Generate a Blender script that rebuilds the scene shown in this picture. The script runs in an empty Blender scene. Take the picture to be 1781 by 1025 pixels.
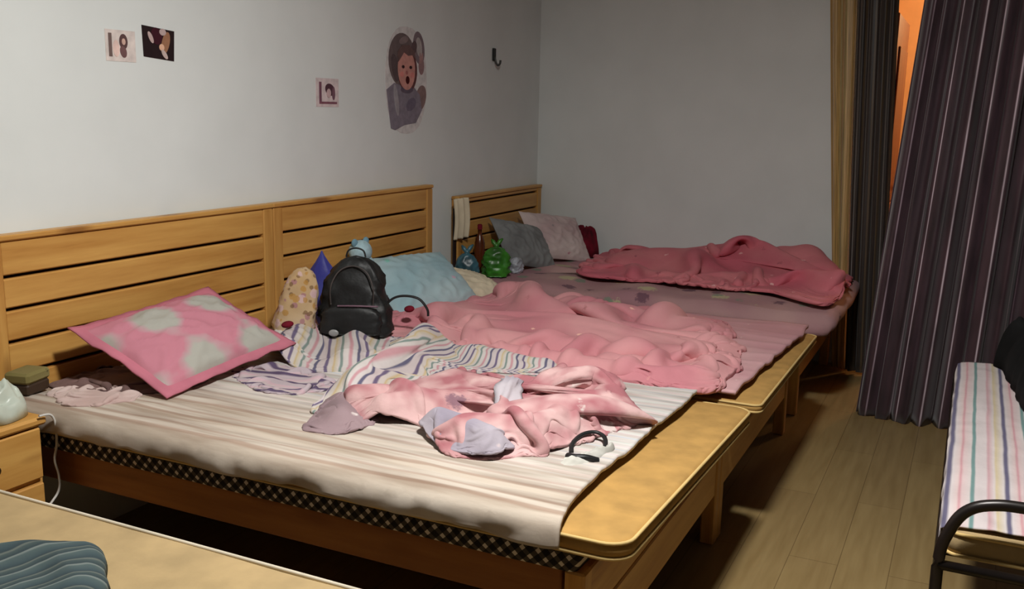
import bpy, math, random
import numpy as np
from mathutils import Vector, Matrix
random.seed(4)
scene = bpy.context.scene
col = scene.collection

# ------------------------------------------------------------------ camera
cam_d = bpy.data.cameras.new('camera')
cam = bpy.data.objects.new('camera', cam_d); col.objects.link(cam)
yaw, pit, rol = 1.125, 0.19, 0.02
fwd = Vector((math.sin(yaw)*math.cos(pit), math.cos(yaw)*math.cos(pit), -math.sin(pit)))
r0 = Vector((math.cos(yaw), -math.sin(yaw), 0)); u0 = r0.cross(fwd)
rt = r0*math.cos(rol) + u0*math.sin(rol); up = -r0*math.sin(rol) + u0*math.cos(rol)
M = Matrix(((rt.x, up.x, -fwd.x, -3.19), (rt.y, up.y, -fwd.y, -2.691), (rt.z, up.z, -fwd.z, 1.483), (0, 0, 0, 1)))
cam.matrix_world = M
cam_d.sensor_width = 36; cam_d.lens = 1670.2/1781*36
cam_d.clip_start = 0.05; cam_d.clip_end = 50
scene.camera = cam

# ------------------------------------------------------------------ light
w = bpy.data.worlds.new('world'); scene.world = w; w.use_nodes = True
w.node_tree.nodes['Background'].inputs[0].default_value = (0.02, 0.025, 0.04, 1)
w.node_tree.nodes['Background'].inputs[1].default_value = 0.3
def area(name, loc, size, power, color, rot=(0, 0, 0), shape='DISK'):
    l = bpy.data.lights.new(name, 'AREA'); l.shape = shape; l.size = size; l.energy = power; l.color = color
    o = bpy.data.objects.new(name, l); col.objects.link(o); o.location = loc; o.rotation_euler = rot
    return o
LAMP = (-1.4, -2.1, 2.80)
area('ceiling_lamp_light', LAMP, 0.30, 90, (1.0, 0.985, 0.95))
hall = bpy.data.lights.new('hall_lamp_light', 'POINT'); hall.energy = 34; hall.color = (1.0, 0.68, 0.38); hall.shadow_soft_size = 0.12
ho = bpy.data.objects.new('hall_lamp_light', hall); col.objects.link(ho); ho.location = (4.5, -3.2, 2.3)

scene.view_settings.view_transform = 'Standard'; scene.view_settings.look = 'None'
scene.view_settings.exposure = 0.0; scene.view_settings.gamma = 1; scene.view_settings.use_curve_mapping = False

# ------------------------------------------------------------------ helpers
def lin(c):
    return tuple(((v/255)/12.92 if v/255 <= .04045 else ((v/255+.055)/1.055)**2.4) for v in c) + (1,)

_rng = np.random.RandomState(7)
_perm = _rng.permutation(256); _perm = np.concatenate([_perm]*3)
_grad = _rng.normal(size=(256, 3)); _grad /= np.linalg.norm(_grad, axis=1)[:, None]
def noise(x, y, z=0.0):
    x, y, z = np.broadcast_arrays(np.asarray(x, float), np.asarray(y, float), np.asarray(z, float))
    xi, yi, zi = np.floor(x).astype(int), np.floor(y).astype(int), np.floor(z).astype(int)
    xf, yf, zf = x-xi, y-yi, z-zi
    f = lambda t: t*t*t*(t*(t*6-15)+10)
    u, v, ww = f(xf), f(yf), f(zf)
    def g(a, b, c):
        h = _perm[_perm[_perm[(xi+a) & 255] + ((yi+b) & 255)] + ((zi+c) & 255)]
        G = _grad[h]
        return G[..., 0]*(xf-a) + G[..., 1]*(yf-b) + G[..., 2]*(zf-c)
    L = lambda a, b, t: a+(b-a)*t
    return 1.6*L(L(L(g(0,0,0), g(1,0,0), u), L(g(0,1,0), g(1,1,0), u), v),
                 L(L(g(0,0,1), g(1,0,1), u), L(g(0,1,1), g(1,1,1), u), v), ww)
def ridged(x, y, z=0.0, k=2.0):
    return np.clip(1-np.abs(noise(x, y, z))*1.6, 0, 1)**k

class MB:
    def __init__(s): s.v = []; s.f = []; s.uv = {}
    def add(s, vs, fs, uv=None):
        n = len(s.v); s.v += [tuple(map(float, p)) for p in vs]; s.f += [tuple(n+i for i in f) for f in fs]
        if uv is not None:
            for i, q in enumerate(uv): s.uv[n+i] = (float(q[0]), float(q[1]))
        return s
    def box(s, a, b, ch=0.0, m=None):
        x0, x1 = sorted((a[0], b[0])); y0, y1 = sorted((a[1], b[1])); z0, z1 = sorted((a[2], b[2]))
        c = min(ch, (x1-x0)*.45, (y1-y0)*.45, (z1-z0)*.45)
        if c <= 0:
            vs = [(x, y, z) for x in (x0, x1) for y in (y0, y1) for z in (z0, z1)]
            fs = [(0,1,3,2), (4,6,7,5), (0,4,5,1), (2,3,7,6), (0,2,6,4), (1,5,7,3)]
        else:
            bm_v = []; idx = {}
            X, Y, Z = (x0, x1), (y0, y1), (z0, z1); sg = (1, -1)
            for i in (0, 1):
                for j in (0, 1):
                    for k in (0, 1):
                        idx[i, j, k, 0] = len(bm_v); bm_v.append((X[i], Y[j]+c*sg[j], Z[k]+c*sg[k]))
                        idx[i, j, k, 1] = len(bm_v); bm_v.append((X[i]+c*sg[i], Y[j], Z[k]+c*sg[k]))
                        idx[i, j, k, 2] = len(bm_v); bm_v.append((X[i]+c*sg[i], Y[j]+c*sg[j], Z[k]))
            fs = []
            for i in (0, 1):
                fs.append(tuple(idx[i, j, k, 0] for j, k in ((0,0), (1,0), (1,1), (0,1))))
                fs.append(tuple(idx[j, i, k, 1] for j, k in ((0,0), (1,0), (1,1), (0,1))))
                fs.append(tuple(idx[j, k, i, 2] for j, k in ((0,0), (1,0), (1,1), (0,1))))
            for j in (0, 1):
                for k in (0, 1):
                    fs.append((idx[0,j,k,1], idx[1,j,k,1], idx[1,j,k,2], idx[0,j,k,2]))
                    fs.append((idx[j,0,k,0], idx[j,1,k,0], idx[j,1,k,2], idx[j,0,k,2]))
                    fs.append((idx[j,k,0,0], idx[j,k,1,0], idx[j,k,1,1], idx[j,k,0,1]))
            for i in (0, 1):
                for j in (0, 1):
                    for k in (0, 1): fs.append((idx[i,j,k,0], idx[i,j,k,1], idx[i,j,k,2]))
            vs = bm_v
        if m is not None: vs = [tuple(m @ Vector(p)) for p in vs]
        return s.add(vs, fs)
    def grid(s, P, uv=None, wrap_u=False, wrap_v=False, flip=False):
        P = np.asarray(P); n, m = P.shape[:2]; fs = []
        for i in range(n if wrap_u else n-1):
            for j in range(m if wrap_v else m-1):
                a, b, c, d = i*m+j, ((i+1) % n)*m+j, ((i+1) % n)*m+(j+1) % m, i*m+(j+1) % m
                fs.append((a, d, c, b) if flip else (a, b, c, d))
        return s.add(P.reshape(-1, 3), fs, None if uv is None else np.asarray(uv).reshape(-1, 2))
    def tube(s, pts, r, n=10, cap=True, closed=False, flat=1.0, wr=0.0, seed=0, nf=5):
        P = np.array(pts, float); k = len(P); r = np.full(k, r, float) if np.isscalar(r) else np.asarray(r, float)
        T = np.roll(P, -1, 0)-np.roll(P, 1, 0) if closed else np.gradient(P, axis=0)
        T /= np.linalg.norm(T, axis=1)[:, None]+1e-9
        N = np.cross(T, (0, 0, 1.0)); bad = np.linalg.norm(N, axis=1) < .05; N[bad] = np.cross(T[bad], (1.0, 0, 0))
        for i in range(1, k):
            if N[i] @ N[i-1] < 0: N[i] = -N[i]
        N /= np.linalg.norm(N, axis=1)[:, None]; B = np.cross(N, T)
        a = np.linspace(0, 2*math.pi, n, endpoint=False)
        R = np.ones((k, n))
        if wr:
            tt = np.cumsum(np.r_[0, np.linalg.norm(np.diff(P, axis=0), axis=1)])
            A, TT = np.meshgrid(a, tt)
            R += wr*(ridged(np.cos(A)*nf*.45+seed, np.sin(A)*nf*.45, TT*3.2+seed, 1.5)-.55)*1.5 + wr*.5*noise(np.cos(A)*2+seed, np.sin(A)*2, TT*14)
        Q = P[:, None] + (N[:, None]*np.cos(a)[None, :, None] + B[:, None]*flat*np.sin(a)[None, :, None])*(r[:, None]*R)[..., None]
        L = np.cumsum(np.r_[0, np.linalg.norm(np.diff(P, axis=0), axis=1)])
        uv = np.stack(np.meshgrid(L, a/(2*math.pi)*.5, indexing='ij'), -1)
        b = len(s.v); s.grid(Q, uv, wrap_u=closed, wrap_v=True)
        if cap and not closed:
            s.f.append(tuple(b+i for i in range(n-1, -1, -1))); s.f.append(tuple(b+(k-1)*n+i for i in range(n)))
        return s
    def lathe(s, prof, c=(0, 0, 0), n=24):
        a = np.linspace(0, 2*math.pi, n, endpoint=False)
        P = [[(c[0]+r*math.cos(t), c[1]+r*math.sin(t), c[2]+z) for t in a] for r, z in prof]
        b = len(s.v); s.grid(P, wrap_v=True)
        s.f.append(tuple(b+i for i in range(n))[::-1]); s.f.append(tuple(b+(len(prof)-1)*n+i for i in range(n)))
        return s
    def build(s, name, mat, parent=None, smooth=False, sub=0, solid=0.0, kind=None):
        me = bpy.data.meshes.new(name); me.from_pydata(s.v, [], s.f)
        if s.uv:
            ul = me.uv_layers.new(name='UVMap')
            for lp in me.loops: ul.data[lp.index].uv = s.uv.get(lp.vertex_index, (0, 0))
        me.update(); me.materials.append(mat)
        if smooth: me.polygons.foreach_set('use_smooth', [True]*len(me.polygons))
        o = bpy.data.objects.new(name, me); col.objects.link(o)
        if solid:
            md = o.modifiers.new('solid', 'SOLIDIFY'); md.thickness = abs(solid); md.offset = -1 if solid > 0 else 1
        if sub:
            md = o.modifiers.new('sub', 'SUBSURF'); md.levels = sub; md.render_levels = sub
        if parent: o.parent = parent
        if kind: o['kind'] = kind
        return o

def tag(o, label, cat, group=None):
    o['label'] = label; o['category'] = cat
    if group: o['group'] = group
    return o
def thing(name, label, cat, loc=(0, 0, 0), rot=(0, 0, 0), group=None):
    o = bpy.data.objects.new(name, None); col.objects.link(o); o.location = loc; o.rotation_euler = rot
    o.empty_display_size = .1
    return tag(o, label, cat, group)
def spline(pts, n=10, closed=False):
    P = np.array(pts, float); k = len(P); out = []
    for i in range(k if closed else k-1):
        p = [P[(i+j) % k] if closed else P[min(max(i+j, 0), k-1)] for j in (-1, 0, 1, 2)]
        for t in np.arange(n)/n:
            out.append(.5*((2*p[1])+(-p[0]+p[2])*t+(2*p[0]-5*p[1]+4*p[2]-p[3])*t*t+(-p[0]+3*p[1]-3*p[2]+p[3])*t**3))
    if not closed: out.append(P[-1])
    return np.array(out)

# ------------------------------------------------------------------ materials
def base_mat(name, rough=.7, spec=.3):
    m = bpy.data.materials.new(name); m.use_nodes = True; nt = m.node_tree
    b = nt.nodes['Principled BSDF']; b.inputs['Roughness'].default_value = rough
    b.inputs['Specular IOR Level'].default_value = spec
    return m, nt, b
def nd(nt, t, **kw):
    n = nt.nodes.new(t)
    for k, v in kw.items():
        if k in n.inputs: n.inputs[k].default_value = v
        else: setattr(n, k, v)
    return n
def ramp(nt, stops, interp='LINEAR'):
    r = nt.nodes.new('ShaderNodeValToRGB'); r.color_ramp.interpolation = interp
    e = r.color_ramp.elements
    while len(e) < len(stops): e.new(.5)
    for i, (p, c) in enumerate(stops): e[i].position = p; e[i].color = lin(c) if len(c) == 3 else c
    return r
def coords(nt, kind='Object', scale=(1, 1, 1), rot=(0, 0, 0), loc=(0, 0, 0)):
    t = nt.nodes.new('ShaderNodeTexCoord'); mp = nt.nodes.new('ShaderNodeMapping')
    mp.inputs['Scale'].default_value = scale; mp.inputs['Rotation'].default_value = rot; mp.inputs['Location'].default_value = loc
    nt.links.new(t.outputs[kind], mp.inputs[0]); return mp.outputs[0]
def bump(nt, b, h, strength=.3, dist=.01):
    n = nt.nodes.new('ShaderNodeBump'); n.inputs['Strength'].default_value = strength; n.inputs['Distance'].default_value = dist
    nt.links.new(h, n.inputs['Height']); nt.links.new(n.outputs[0], b.inputs['Normal'])
def mnoise(nt, vec, scale, detail=3, rough=.5):
    n = nt.nodes.new('ShaderNodeTexNoise'); n.inputs['Scale'].default_value = scale
    n.inputs['Detail'].default_value = detail; n.inputs['Roughness'].default_value = rough
    nt.links.new(vec, n.inputs['Vector']); return n.outputs['Fac']
def mixc(nt, fac, a, b, mode='MIX'):
    n = nt.nodes.new('ShaderNodeMix'); n.data_type = 'RGBA'; n.blend_type = mode
    for s, v in ((0, fac), (6, a), (7, b)):
        if isinstance(v, (int, float)): n.inputs[s].default_value = v
        elif isinstance(v, tuple): n.inputs[s].default_value = lin(v) if len(v) == 3 else v
        else: nt.links.new(v, n.inputs[s])
    return n.outputs[2]
def math_n(nt, op, a, b=None):
    n = nt.nodes.new('ShaderNodeMath'); n.operation = op
    for i, v in enumerate((a, b)):
        if v is None: continue
        if isinstance(v, (int, float)): n.inputs[i].default_value = v
        else: nt.links.new(v, n.inputs[i])
    return n.outputs[0]
def plain(name, c, rough=.7, spec=.3, var=.12, scale=8, metal=0.0, bmp=0.0, bs=60, sheen=0.0):
    m, nt, b = base_mat(name, rough, spec)
    v = coords(nt)
    f = mnoise(nt, v, scale)
    c2 = tuple(max(0, int(x*(1-var))) for x in c); c1 = tuple(min(255, int(x*(1+var*.6))) for x in c)
    r = ramp(nt, [(.3, c2), (.7, c1)]); nt.links.new(f, r.inputs[0]); nt.links.new(r.outputs[0], b.inputs['Base Color'])
    b.inputs['Metallic'].default_value = metal
    if sheen: b.inputs['Sheen Weight'].default_value = sheen
    if bmp: bump(nt, b, mnoise(nt, v, bs, 4), bmp, .004)
    return m
def wood(name, axis, c1=(190, 138, 70), c2=(214, 166, 92), c3=(160, 104, 48), rough=.42):
    m, nt, b = base_mat(name, rough, .4)
    sc = [11, 11, 11]; sc[axis] = .9
    v = coords(nt, 'Object', tuple(sc))
    f = mnoise(nt, v, 1.6, 5, .6)
    r = ramp(nt, [(.25, c3), (.42, c1), (.72, c2)]); nt.links.new(f, r.inputs[0])
    k = nt.nodes.new('ShaderNodeTexVoronoi'); k.inputs['Scale'].default_value = 1.0
    s2 = [5.5, 5.5, 5.5]; s2[axis] = 1.7
    nt.links.new(coords(nt, 'Object', tuple(s2)), k.inputs['Vector'])
    kr = ramp(nt, [(.05, (255, 255, 255)), (.14, (0, 0, 0))]); nt.links.new(k.outputs['Distance'], kr.inputs[0])
    cc = mixc(nt, math_n(nt, 'MULTIPLY', kr.outputs[0], .6), r.outputs[0], (110, 58, 22))
    nt.links.new(cc, b.inputs['Base Color'])
    bump(nt, b, f, .12, .003)
    return m
def stripes(name, n, stops, kind='UV', axis=0, rough=.85, warp=.0, bmp=.15, rot=0.0):
    m, nt, b = base_mat(name, rough, .15)
    v = coords(nt, kind, (1, 1, 1), (0, 0, rot))
    sp = nt.nodes.new('ShaderNodeSeparateXYZ'); nt.links.new(v, sp.inputs[0])
    x = sp.outputs[axis]
    if warp: x = math_n(nt, 'ADD', x, math_n(nt, 'MULTIPLY', mnoise(nt, v, 4, 2), warp))
    fr = math_n(nt, 'FRACT', math_n(nt, 'MULTIPLY', x, n))
    r = ramp(nt, stops, 'LINEAR'); nt.links.new(fr, r.inputs[0])
    f = mnoise(nt, coords(nt), 14, 4)
    c = mixc(nt, .25, r.outputs[0], mixc(nt, f, (120, 110, 110), (255, 255, 255)), 'MULTIPLY')
    nt.links.new(c, b.inputs['Base Color'])
    bump(nt, b, mnoise(nt, coords(nt), 45, 4), bmp, .006)
    return m
def printed(name, c1, c2, spots, sc=9, rough=.85, big=3.0, bmp=.2, dens=.16, kind='Object'):
    """fabric with a soft two-tone ground and small scattered printed motifs"""
    m, nt, b = base_mat(name, rough, .15)
    v = coords(nt, kind)
    g = mnoise(nt, v, big, 2)
    gr = ramp(nt, [(.38, c1), (.62, c2)]); nt.links.new(g, gr.inputs[0]); c = gr.outputs[0]
    for i, (sc_c, s) in enumerate(spots):
        k = nt.nodes.new('ShaderNodeTexVoronoi'); k.inputs['Scale'].default_value = sc*s
        nt.links.new(coords(nt, kind, (1, 1, 1), (0, 0, 0), (i*3.1, i*1.7, i)), k.inputs['Vector'])
        nz = math_n(nt, 'ADD', k.outputs['Distance'], math_n(nt, 'MULTIPLY', mnoise(nt, v, 60, 3), .25))
        kr = ramp(nt, [(dens+.08, (255, 255, 255)), (dens+.13, (0, 0, 0))]); nt.links.new(nz, kr.inputs[0])
        c = mixc(nt, math_n(nt, 'MULTIPLY', kr.outputs[0], .75), c, sc_c)
    nt.links.new(c, b.inputs['Base Color'])
    b.inputs['Sheen Weight'].default_value = .05
    bump(nt, b, mnoise(nt, coords(nt), 30, 5), bmp, .008)
    return m

M_ = {}
M_['wall'] = plain('wall_paint', (226, 231, 229), .85, .2, .02, 3, bmp=.05, bs=90)
M_['ceil'] = plain('ceiling_paint', (180, 182, 178), .9, .1, .02, 3)
M_['dim'] = plain('unseen_wall_dark', (84, 84, 80), .9, .1, .05, 2)  # unseen walls made dark to hold back bounced light
M_['woodx'] = wood('pine_x', 0); M_['woody'] = wood('pine_y', 1); M_['woodz'] = wood('pine_z', 2)
M_['wood_shaded'] = wood('pine_shaded', 1, (132, 80, 38), (158, 102, 52), (96, 54, 24))  # darker pine: shade on the side rails put into the wood colour
M_['groove'] = plain('dark_groove', (50, 28, 12), .9, .1)
M_['tan'] = plain('tan_mattress_cloth', (176, 138, 80), .9, .15, .08, 14, bmp=.15, bs=120)
M_['tan_pale'] = plain('pale_tan_mattress_cloth', (172, 148, 108), .9, .15, .07, 10, bmp=.15, bs=120)
M_['piping'] = plain('cream_piping', (206, 176, 116), .8, .2, .05)
M_['white_piping'] = plain('white_piping', (206, 196, 176), .8, .2, .05)
M_['white'] = plain('white_cloth', (200, 197, 192), .85, .2, .06, bmp=.2, bs=25)
M_['cream'] = plain('cream_cloth', (220, 208, 180), .85, .2, .08, bmp=.2, bs=25)
M_['black'] = plain('black_nylon', (24, 25, 26), .5, .4, .35, 14, bmp=.6, bs=28)
M_['sock'] = plain('sock_cotton', (190, 188, 180), .9, .1, .08, bmp=.3, bs=25)
M_['blackcloth'] = plain('black_cloth', (20, 20, 20), .9, .15, .3, 8, bmp=.3, bs=30)
M_['metal'] = plain('brown_black_metal', (34, 28, 26), .35, .5, .1, 8, metal=.3)
M_['red'] = plain('dark_red_cloth', (110, 20, 38), .85, .2, .3, 12, bmp=.3, bs=30)

# laminate floor
m, nt, b = base_mat('laminate_floor', .38, .35)
v = coords(nt, 'Object', (1, 1, 1))
br = nt.nodes.new('ShaderNodeTexBrick'); nt.links.new(v, br.inputs['Vector'])
br.inputs['Scale'].default_value = 1; br.inputs['Brick Width'].default_value = 1.2; br.inputs['Row Height'].default_value = .16
br.inputs['Mortar Size'].default_value = .0015; br.inputs['Color1'].default_value = lin((152, 130, 88)); br.inputs['Color2'].default_value = lin((146, 124, 84))
br.inputs['Mortar'].default_value = lin((118, 98, 64))
g = mnoise(nt, coords(nt, 'Object', (1.4, 16, 1)), 2, 5)
gr = ramp(nt, [(.3, (222, 216, 206)), (.7, (255, 255, 255))]); nt.links.new(g, gr.inputs[0])
nt.links.new(mixc(nt, .8, br.outputs['Color'], gr.outputs[0], 'MULTIPLY'), b.inputs['Base Color']); M_['floor'] = m

# ------------------------------------------------------------------ setting
def struct(name, mb, mat, parent=None):
    o = mb.build(name, mat, parent)
    if not parent: o['kind'] = 'structure'
    return o
X1, Y1, X0, ZC = 2.8, -4.4, -4.6, 2.9
struct('floor', MB().box((X0-.1, Y1-.1, -.1), (X1+.1, .1, 0)), M_['floor'])
struct('ceiling', MB().box((X0-.1, Y1-.1, ZC), (X1+.1, .1, ZC+.1)), M_['ceil'])
struct('wall_left', MB().box((X0, 0, 0), (X1+.12, .12, ZC)), M_['wall'])
DY0, DY1, DZ = -2.12, -3.05, 2.35
struct('wall_back', MB().box((X1, DY0, 0), (X1+.12, 0, ZC)).box((X1, Y1, 0), (X1+.12, DY1, ZC)).box((X1, DY1, DZ), (X1+.12, DY0, ZC)), M_['wall'])
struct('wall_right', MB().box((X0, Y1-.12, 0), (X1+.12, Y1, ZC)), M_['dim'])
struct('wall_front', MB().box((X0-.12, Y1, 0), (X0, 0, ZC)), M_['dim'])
# hallway behind the doorway
M_['hall'] = plain('hall_paint', (225, 190, 150), .85, .2, .03)
M_['doorwood'] = wood('door_wood', 2, (120, 58, 24), (150, 78, 34), (80, 36, 16), .4)
HX = 5.2
struct('wall_hall_left', MB().box((X1+.12, -1.95, 0), (HX, -1.83, ZC)), M_['hall'])
struct('wall_hall_right', MB().box((X1+.12, -3.6, 0), (HX, -3.48, ZC)), M_['hall'])
struct('wall_hall_end', MB().box((HX, -3.6, 0), (HX+.12, -1.83, ZC)), M_['hall'])
struct('floor_hall', MB().box((X1+.1, -3.6, -.1), (HX, -1.83, 0)), M_['floor'])
struct('ceiling_hall', MB().box((X1+.1, -3.6, ZC), (HX, -1.83, ZC+.1)), M_['hall'])
fr = MB()
fr.box((X1-.015, DY0-.06, 0), (X1+.135, DY0, DZ), .004).box((X1-.015, DY1, 0), (X1+.135, DY1+.06, DZ), .004).box((X1-.015, DY1+.06, DZ-.06), (X1+.135, DY0-.06, DZ), .004)
struct('trim_1', fr, plain('door_frame_paint', (214, 170, 120), .5, .4, .04))
door = MB().box((X1+.16, -2.20, .01), (X1+1.0, -2.16, 2.08), .004)
for z0, z1 in ((.2, .95), (1.1, 1.9)):
    door.box((X1+.28, -2.212, z0), (X1+.88, -2.20, z1), .006)
d1 = struct('door_1', door, M_['doorwood'])
MB().lathe([(.012, 0), (.012, .04), (.026, .045), (.028, .07), (.012, .08)], n=16).build('door_handle', M_['metal'], d1, True)
h = d1.children[0]; h.rotation_euler = (math.pi/2, 0, 0); h.location = (X1+.94, -2.20, 1.02)

# ceiling lamp (round flush fixture)
M_['glow'], nt, b = base_mat('lamp_diffuser'); b.inputs['Emission Color'].default_value = (1, .97, .92, 1); b.inputs['Emission Strength'].default_value = 2.5
cl = thing('ceiling_lamp', 'round white flush ceiling lamp above the foot of the beds', 'lamp', (LAMP[0], LAMP[1], ZC))
MB().lathe([(.2, -.04), (.21, -.03), (.21, -.001)], n=40).build('lamp_base', M_['white'], cl, True)
MB().lathe([(.02, -.085), (.12, -.08), (.185, -.06), (.195, -.041)], n=40).build('diffuser', M_['glow'], cl, True)

# ------------------------------------------------------------------ beds
def bed_frame(x0, w, label, hb_h=1.06, side=True):
    t = thing('bed', label, 'bed', (x0, 0, 0))
    hb = MB(); z = .46; gap = .012
    tops = [hb_h-.075, .945, .84, .735, .63]
    z1s = [hb_h, .955-.0, .845, .735, .625]
    # horizontal boards with narrow gaps, darker backing behind
    edges = [hb_h, .948, .845, .742, .639, .536, .42]
    for a, b_ in zip(edges[:-1], edges[1:]):
        hb.box((.06, -.045, b_+gap/2), (w-.06, -.018, a-gap/2 if a != hb_h else a), .004)
    h = hb.build('headboard', M_['woodx'], t)
    MB().box((.05, -.016, .42), (w-.05, -.006, hb_h-.03)).build('backing_panel', M_['groove'], h)
    MB().box((.0, -.055, hb_h), (w, -.005, hb_h+.018), .004).build('top_rail', M_['woodx'], h)
    for xa in (0.002, w-.062):
        MB().box((xa, -.05, 0), (xa+.06, -.005, hb_h-.001), .005).build('headboard_post', M_['woodz'], h)
    # side rails
    for xa in (.012, w-.04):
        MB().box((xa, -1.93, .36), (xa+.028, -.051, .46), .003).build('side_rail', M_['wood_shaded'], t)
    f = MB().box((.055, -1.985, .325), (w-.055, -1.955, .455), .004)
    f.box((.055, -1.985, .185), (w-.055, -1.955, .318), .004)
    f.box((.06, -1.957, .20), (w-.06, -1.95, .45))
    f.build('foot_board', M_['woodx'], t)
    for xa in (.004, w-.054):
        MB().box((xa, -1.99, 0), (xa+.05, -1.94, .462), .005).build('leg', M_['woodz'], t)
    s = MB()
    for i in range(12):
        s.box((.04, -.12-i*.155, .435), (w-.04, -.20-i*.155, .452))
    s.build('slats', M_['woodx'], t)
    return t
W = 1.32
bed_frame(-W, W, 'pine bed frame nearest the camera, holding the striped cream sheet')
bed_frame(0, W, 'pine bed frame in the middle, holding the pink duvet and black backpack')
bed_frame(1.60, 1.17, 'pine bed frame in the far corner against the back wall', .975)

def slab(x0, x1, y0, y1, zt0, zt1, th, rad, n=14, sag=.003, cr=.05):
    """soft rounded mattress slab: top height runs zt0 at x0 to zt1 at x1; corner radius cr in plan"""
    nx, ny = 60, 90
    xs = np.linspace(0, 1, nx); ys = np.linspace(0, 1, ny)
    # perimeter loop rounded rectangle
    loop = []
    for cx, cy, a0 in ((x1-cr, y1-cr, 0), (x0+cr, y1-cr, 90), (x0+cr, y0+cr, 180), (x1-cr, y0+cr, 270)):
        for a in np.linspace(a0, a0+90, 7): loop.append((cx+cr*math.cos(math.radians(a)), cy+cr*math.sin(math.radians(a))))
    loop = np.array(loop); L2 = []
    for i in range(len(loop)):
        a, b_ = loop[i], loop[(i+1) % len(loop)]; k = max(1, int(np.linalg.norm(b_-a)/.04))
        for t in range(k): L2.append(a+(b_-a)*t/k)
    loop = np.array(L2); C = np.array(((x0+x1)/2, (y0+y1)/2))
    zt = lambda x: zt0+(zt1-zt0)*(x-x0)/(x1-x0)
    rows = []
    def ring(inset, dz):
        d = loop-C; ex = np.abs(d[:, 0]).max(); ey = np.abs(d[:, 1]).max()
        P = C+d*np.array(((ex-inset)/ex, (ey-inset)/ey))
        return np.column_stack([P, zt(P[:, 0])+dz])
    for ins in (.5*min(abs(x1-x0), abs(y1-y0))*.98, .3, .15, .08): rows.append(ring(ins, 0))
    for a in np.linspace(90, -90, 9):
        rows.append(ring(rad-rad*math.cos(math.radians(a)), -th/2+th/2*math.sin(math.radians(a))))
    rows.append(ring(.3, -th))
    mb = MB(); R = np.array(rows); R[:, :, 2] += sag*noise(R[:, :, 0]*3, R[:, :, 1]*3)
    mb.grid(R, wrap_v=True, flip=True)
    n_ = R.shape[1]; mb.f.append(tuple(range(n_)))
    pipe_loop = ring(-.001, -.004*0-.006)
    return mb, ring
def mattress(label, x0, x1, y0, y1, z0, z1, th, mat, pmat, rad=.02, cr=.06, loops=(('t', .004),)):
    t = thing('mattress', label, 'mattress', (0, 0, 0))
    mb, ring = slab(x0, x1, y0, y1, z0, z1, th, rad, cr=cr)
    mb.build('mattress_body', mat, t, True)
    for dz in (-.006, -th+.006):
        R = ring(.003, dz)
        MB().tube(R, .0045, 8, closed=True).build('piping', pmat, t, True)
    return t
mattress('tan mattress pad under the striped sheet, its rounded end overhanging the nearest bed', -1.335, -.015, -2.09, -.06, .562, .507, .048, M_['tan'], M_['piping'])
mattress('tan mattress pad under the pink sheet, showing at the foot of the middle bed', .03, 1.31, -2.105, -.06, .507, .495, .036, M_['tan'], M_['piping'], cr=.03)

# black and white lattice under-mattress of the near bed
m, nt, b = base_mat('lattice_cloth', .85, .2)
v = coords(nt, 'Object')
sp = nt.nodes.new('ShaderNodeSeparateXYZ'); nt.links.new(v, sp.inputs[0])
def lat(sgn):
    a = math_n(nt, 'MULTIPLY', sp.outputs[1], 26); c = math_n(nt, 'MULTIPLY', sp.outputs[2], 26*sgn)
    f = math_n(nt, 'FRACT', math_n(nt, 'ADD', math_n(nt, 'ADD', a, c), math_n(nt, 'MULTIPLY', mnoise(nt, v, 6, 2), .6)))
    return math_n(nt, 'LESS_THAN', math_n(nt, 'ABSOLUTE', math_n(nt, 'SUBTRACT', f, .5)), .2)
mx = math_n(nt, 'MULTIPLY', lat(1), lat(-1)); ov = math_n(nt, 'MAXIMUM', lat(1), lat(-1))
c = mixc(nt, math_n(nt, 'MULTIPLY', ov, .3), (26, 22, 20), (120, 108, 96)); c = mixc(nt, math_n(nt, 'MULTIPLY', mx, .85), c, (215, 205, 190))
nt.links.new(c, b.inputs['Base Color']); M_['lattice'] = m
mb, ring = slab(-1.325, -.02, -1.975, -.07, .535, .468, .075, .012, cr=.02)
# keep its underside on the slats
for i, p in enumerate(mb.v): mb.v[i] = (p[0], p[1], max(p[2], .454))
tag(mb.build('under_mattress', M_['lattice'], None, True), 'thin black and white lattice patterned mattress along the side of the nearest bed', 'mattress')

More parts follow.
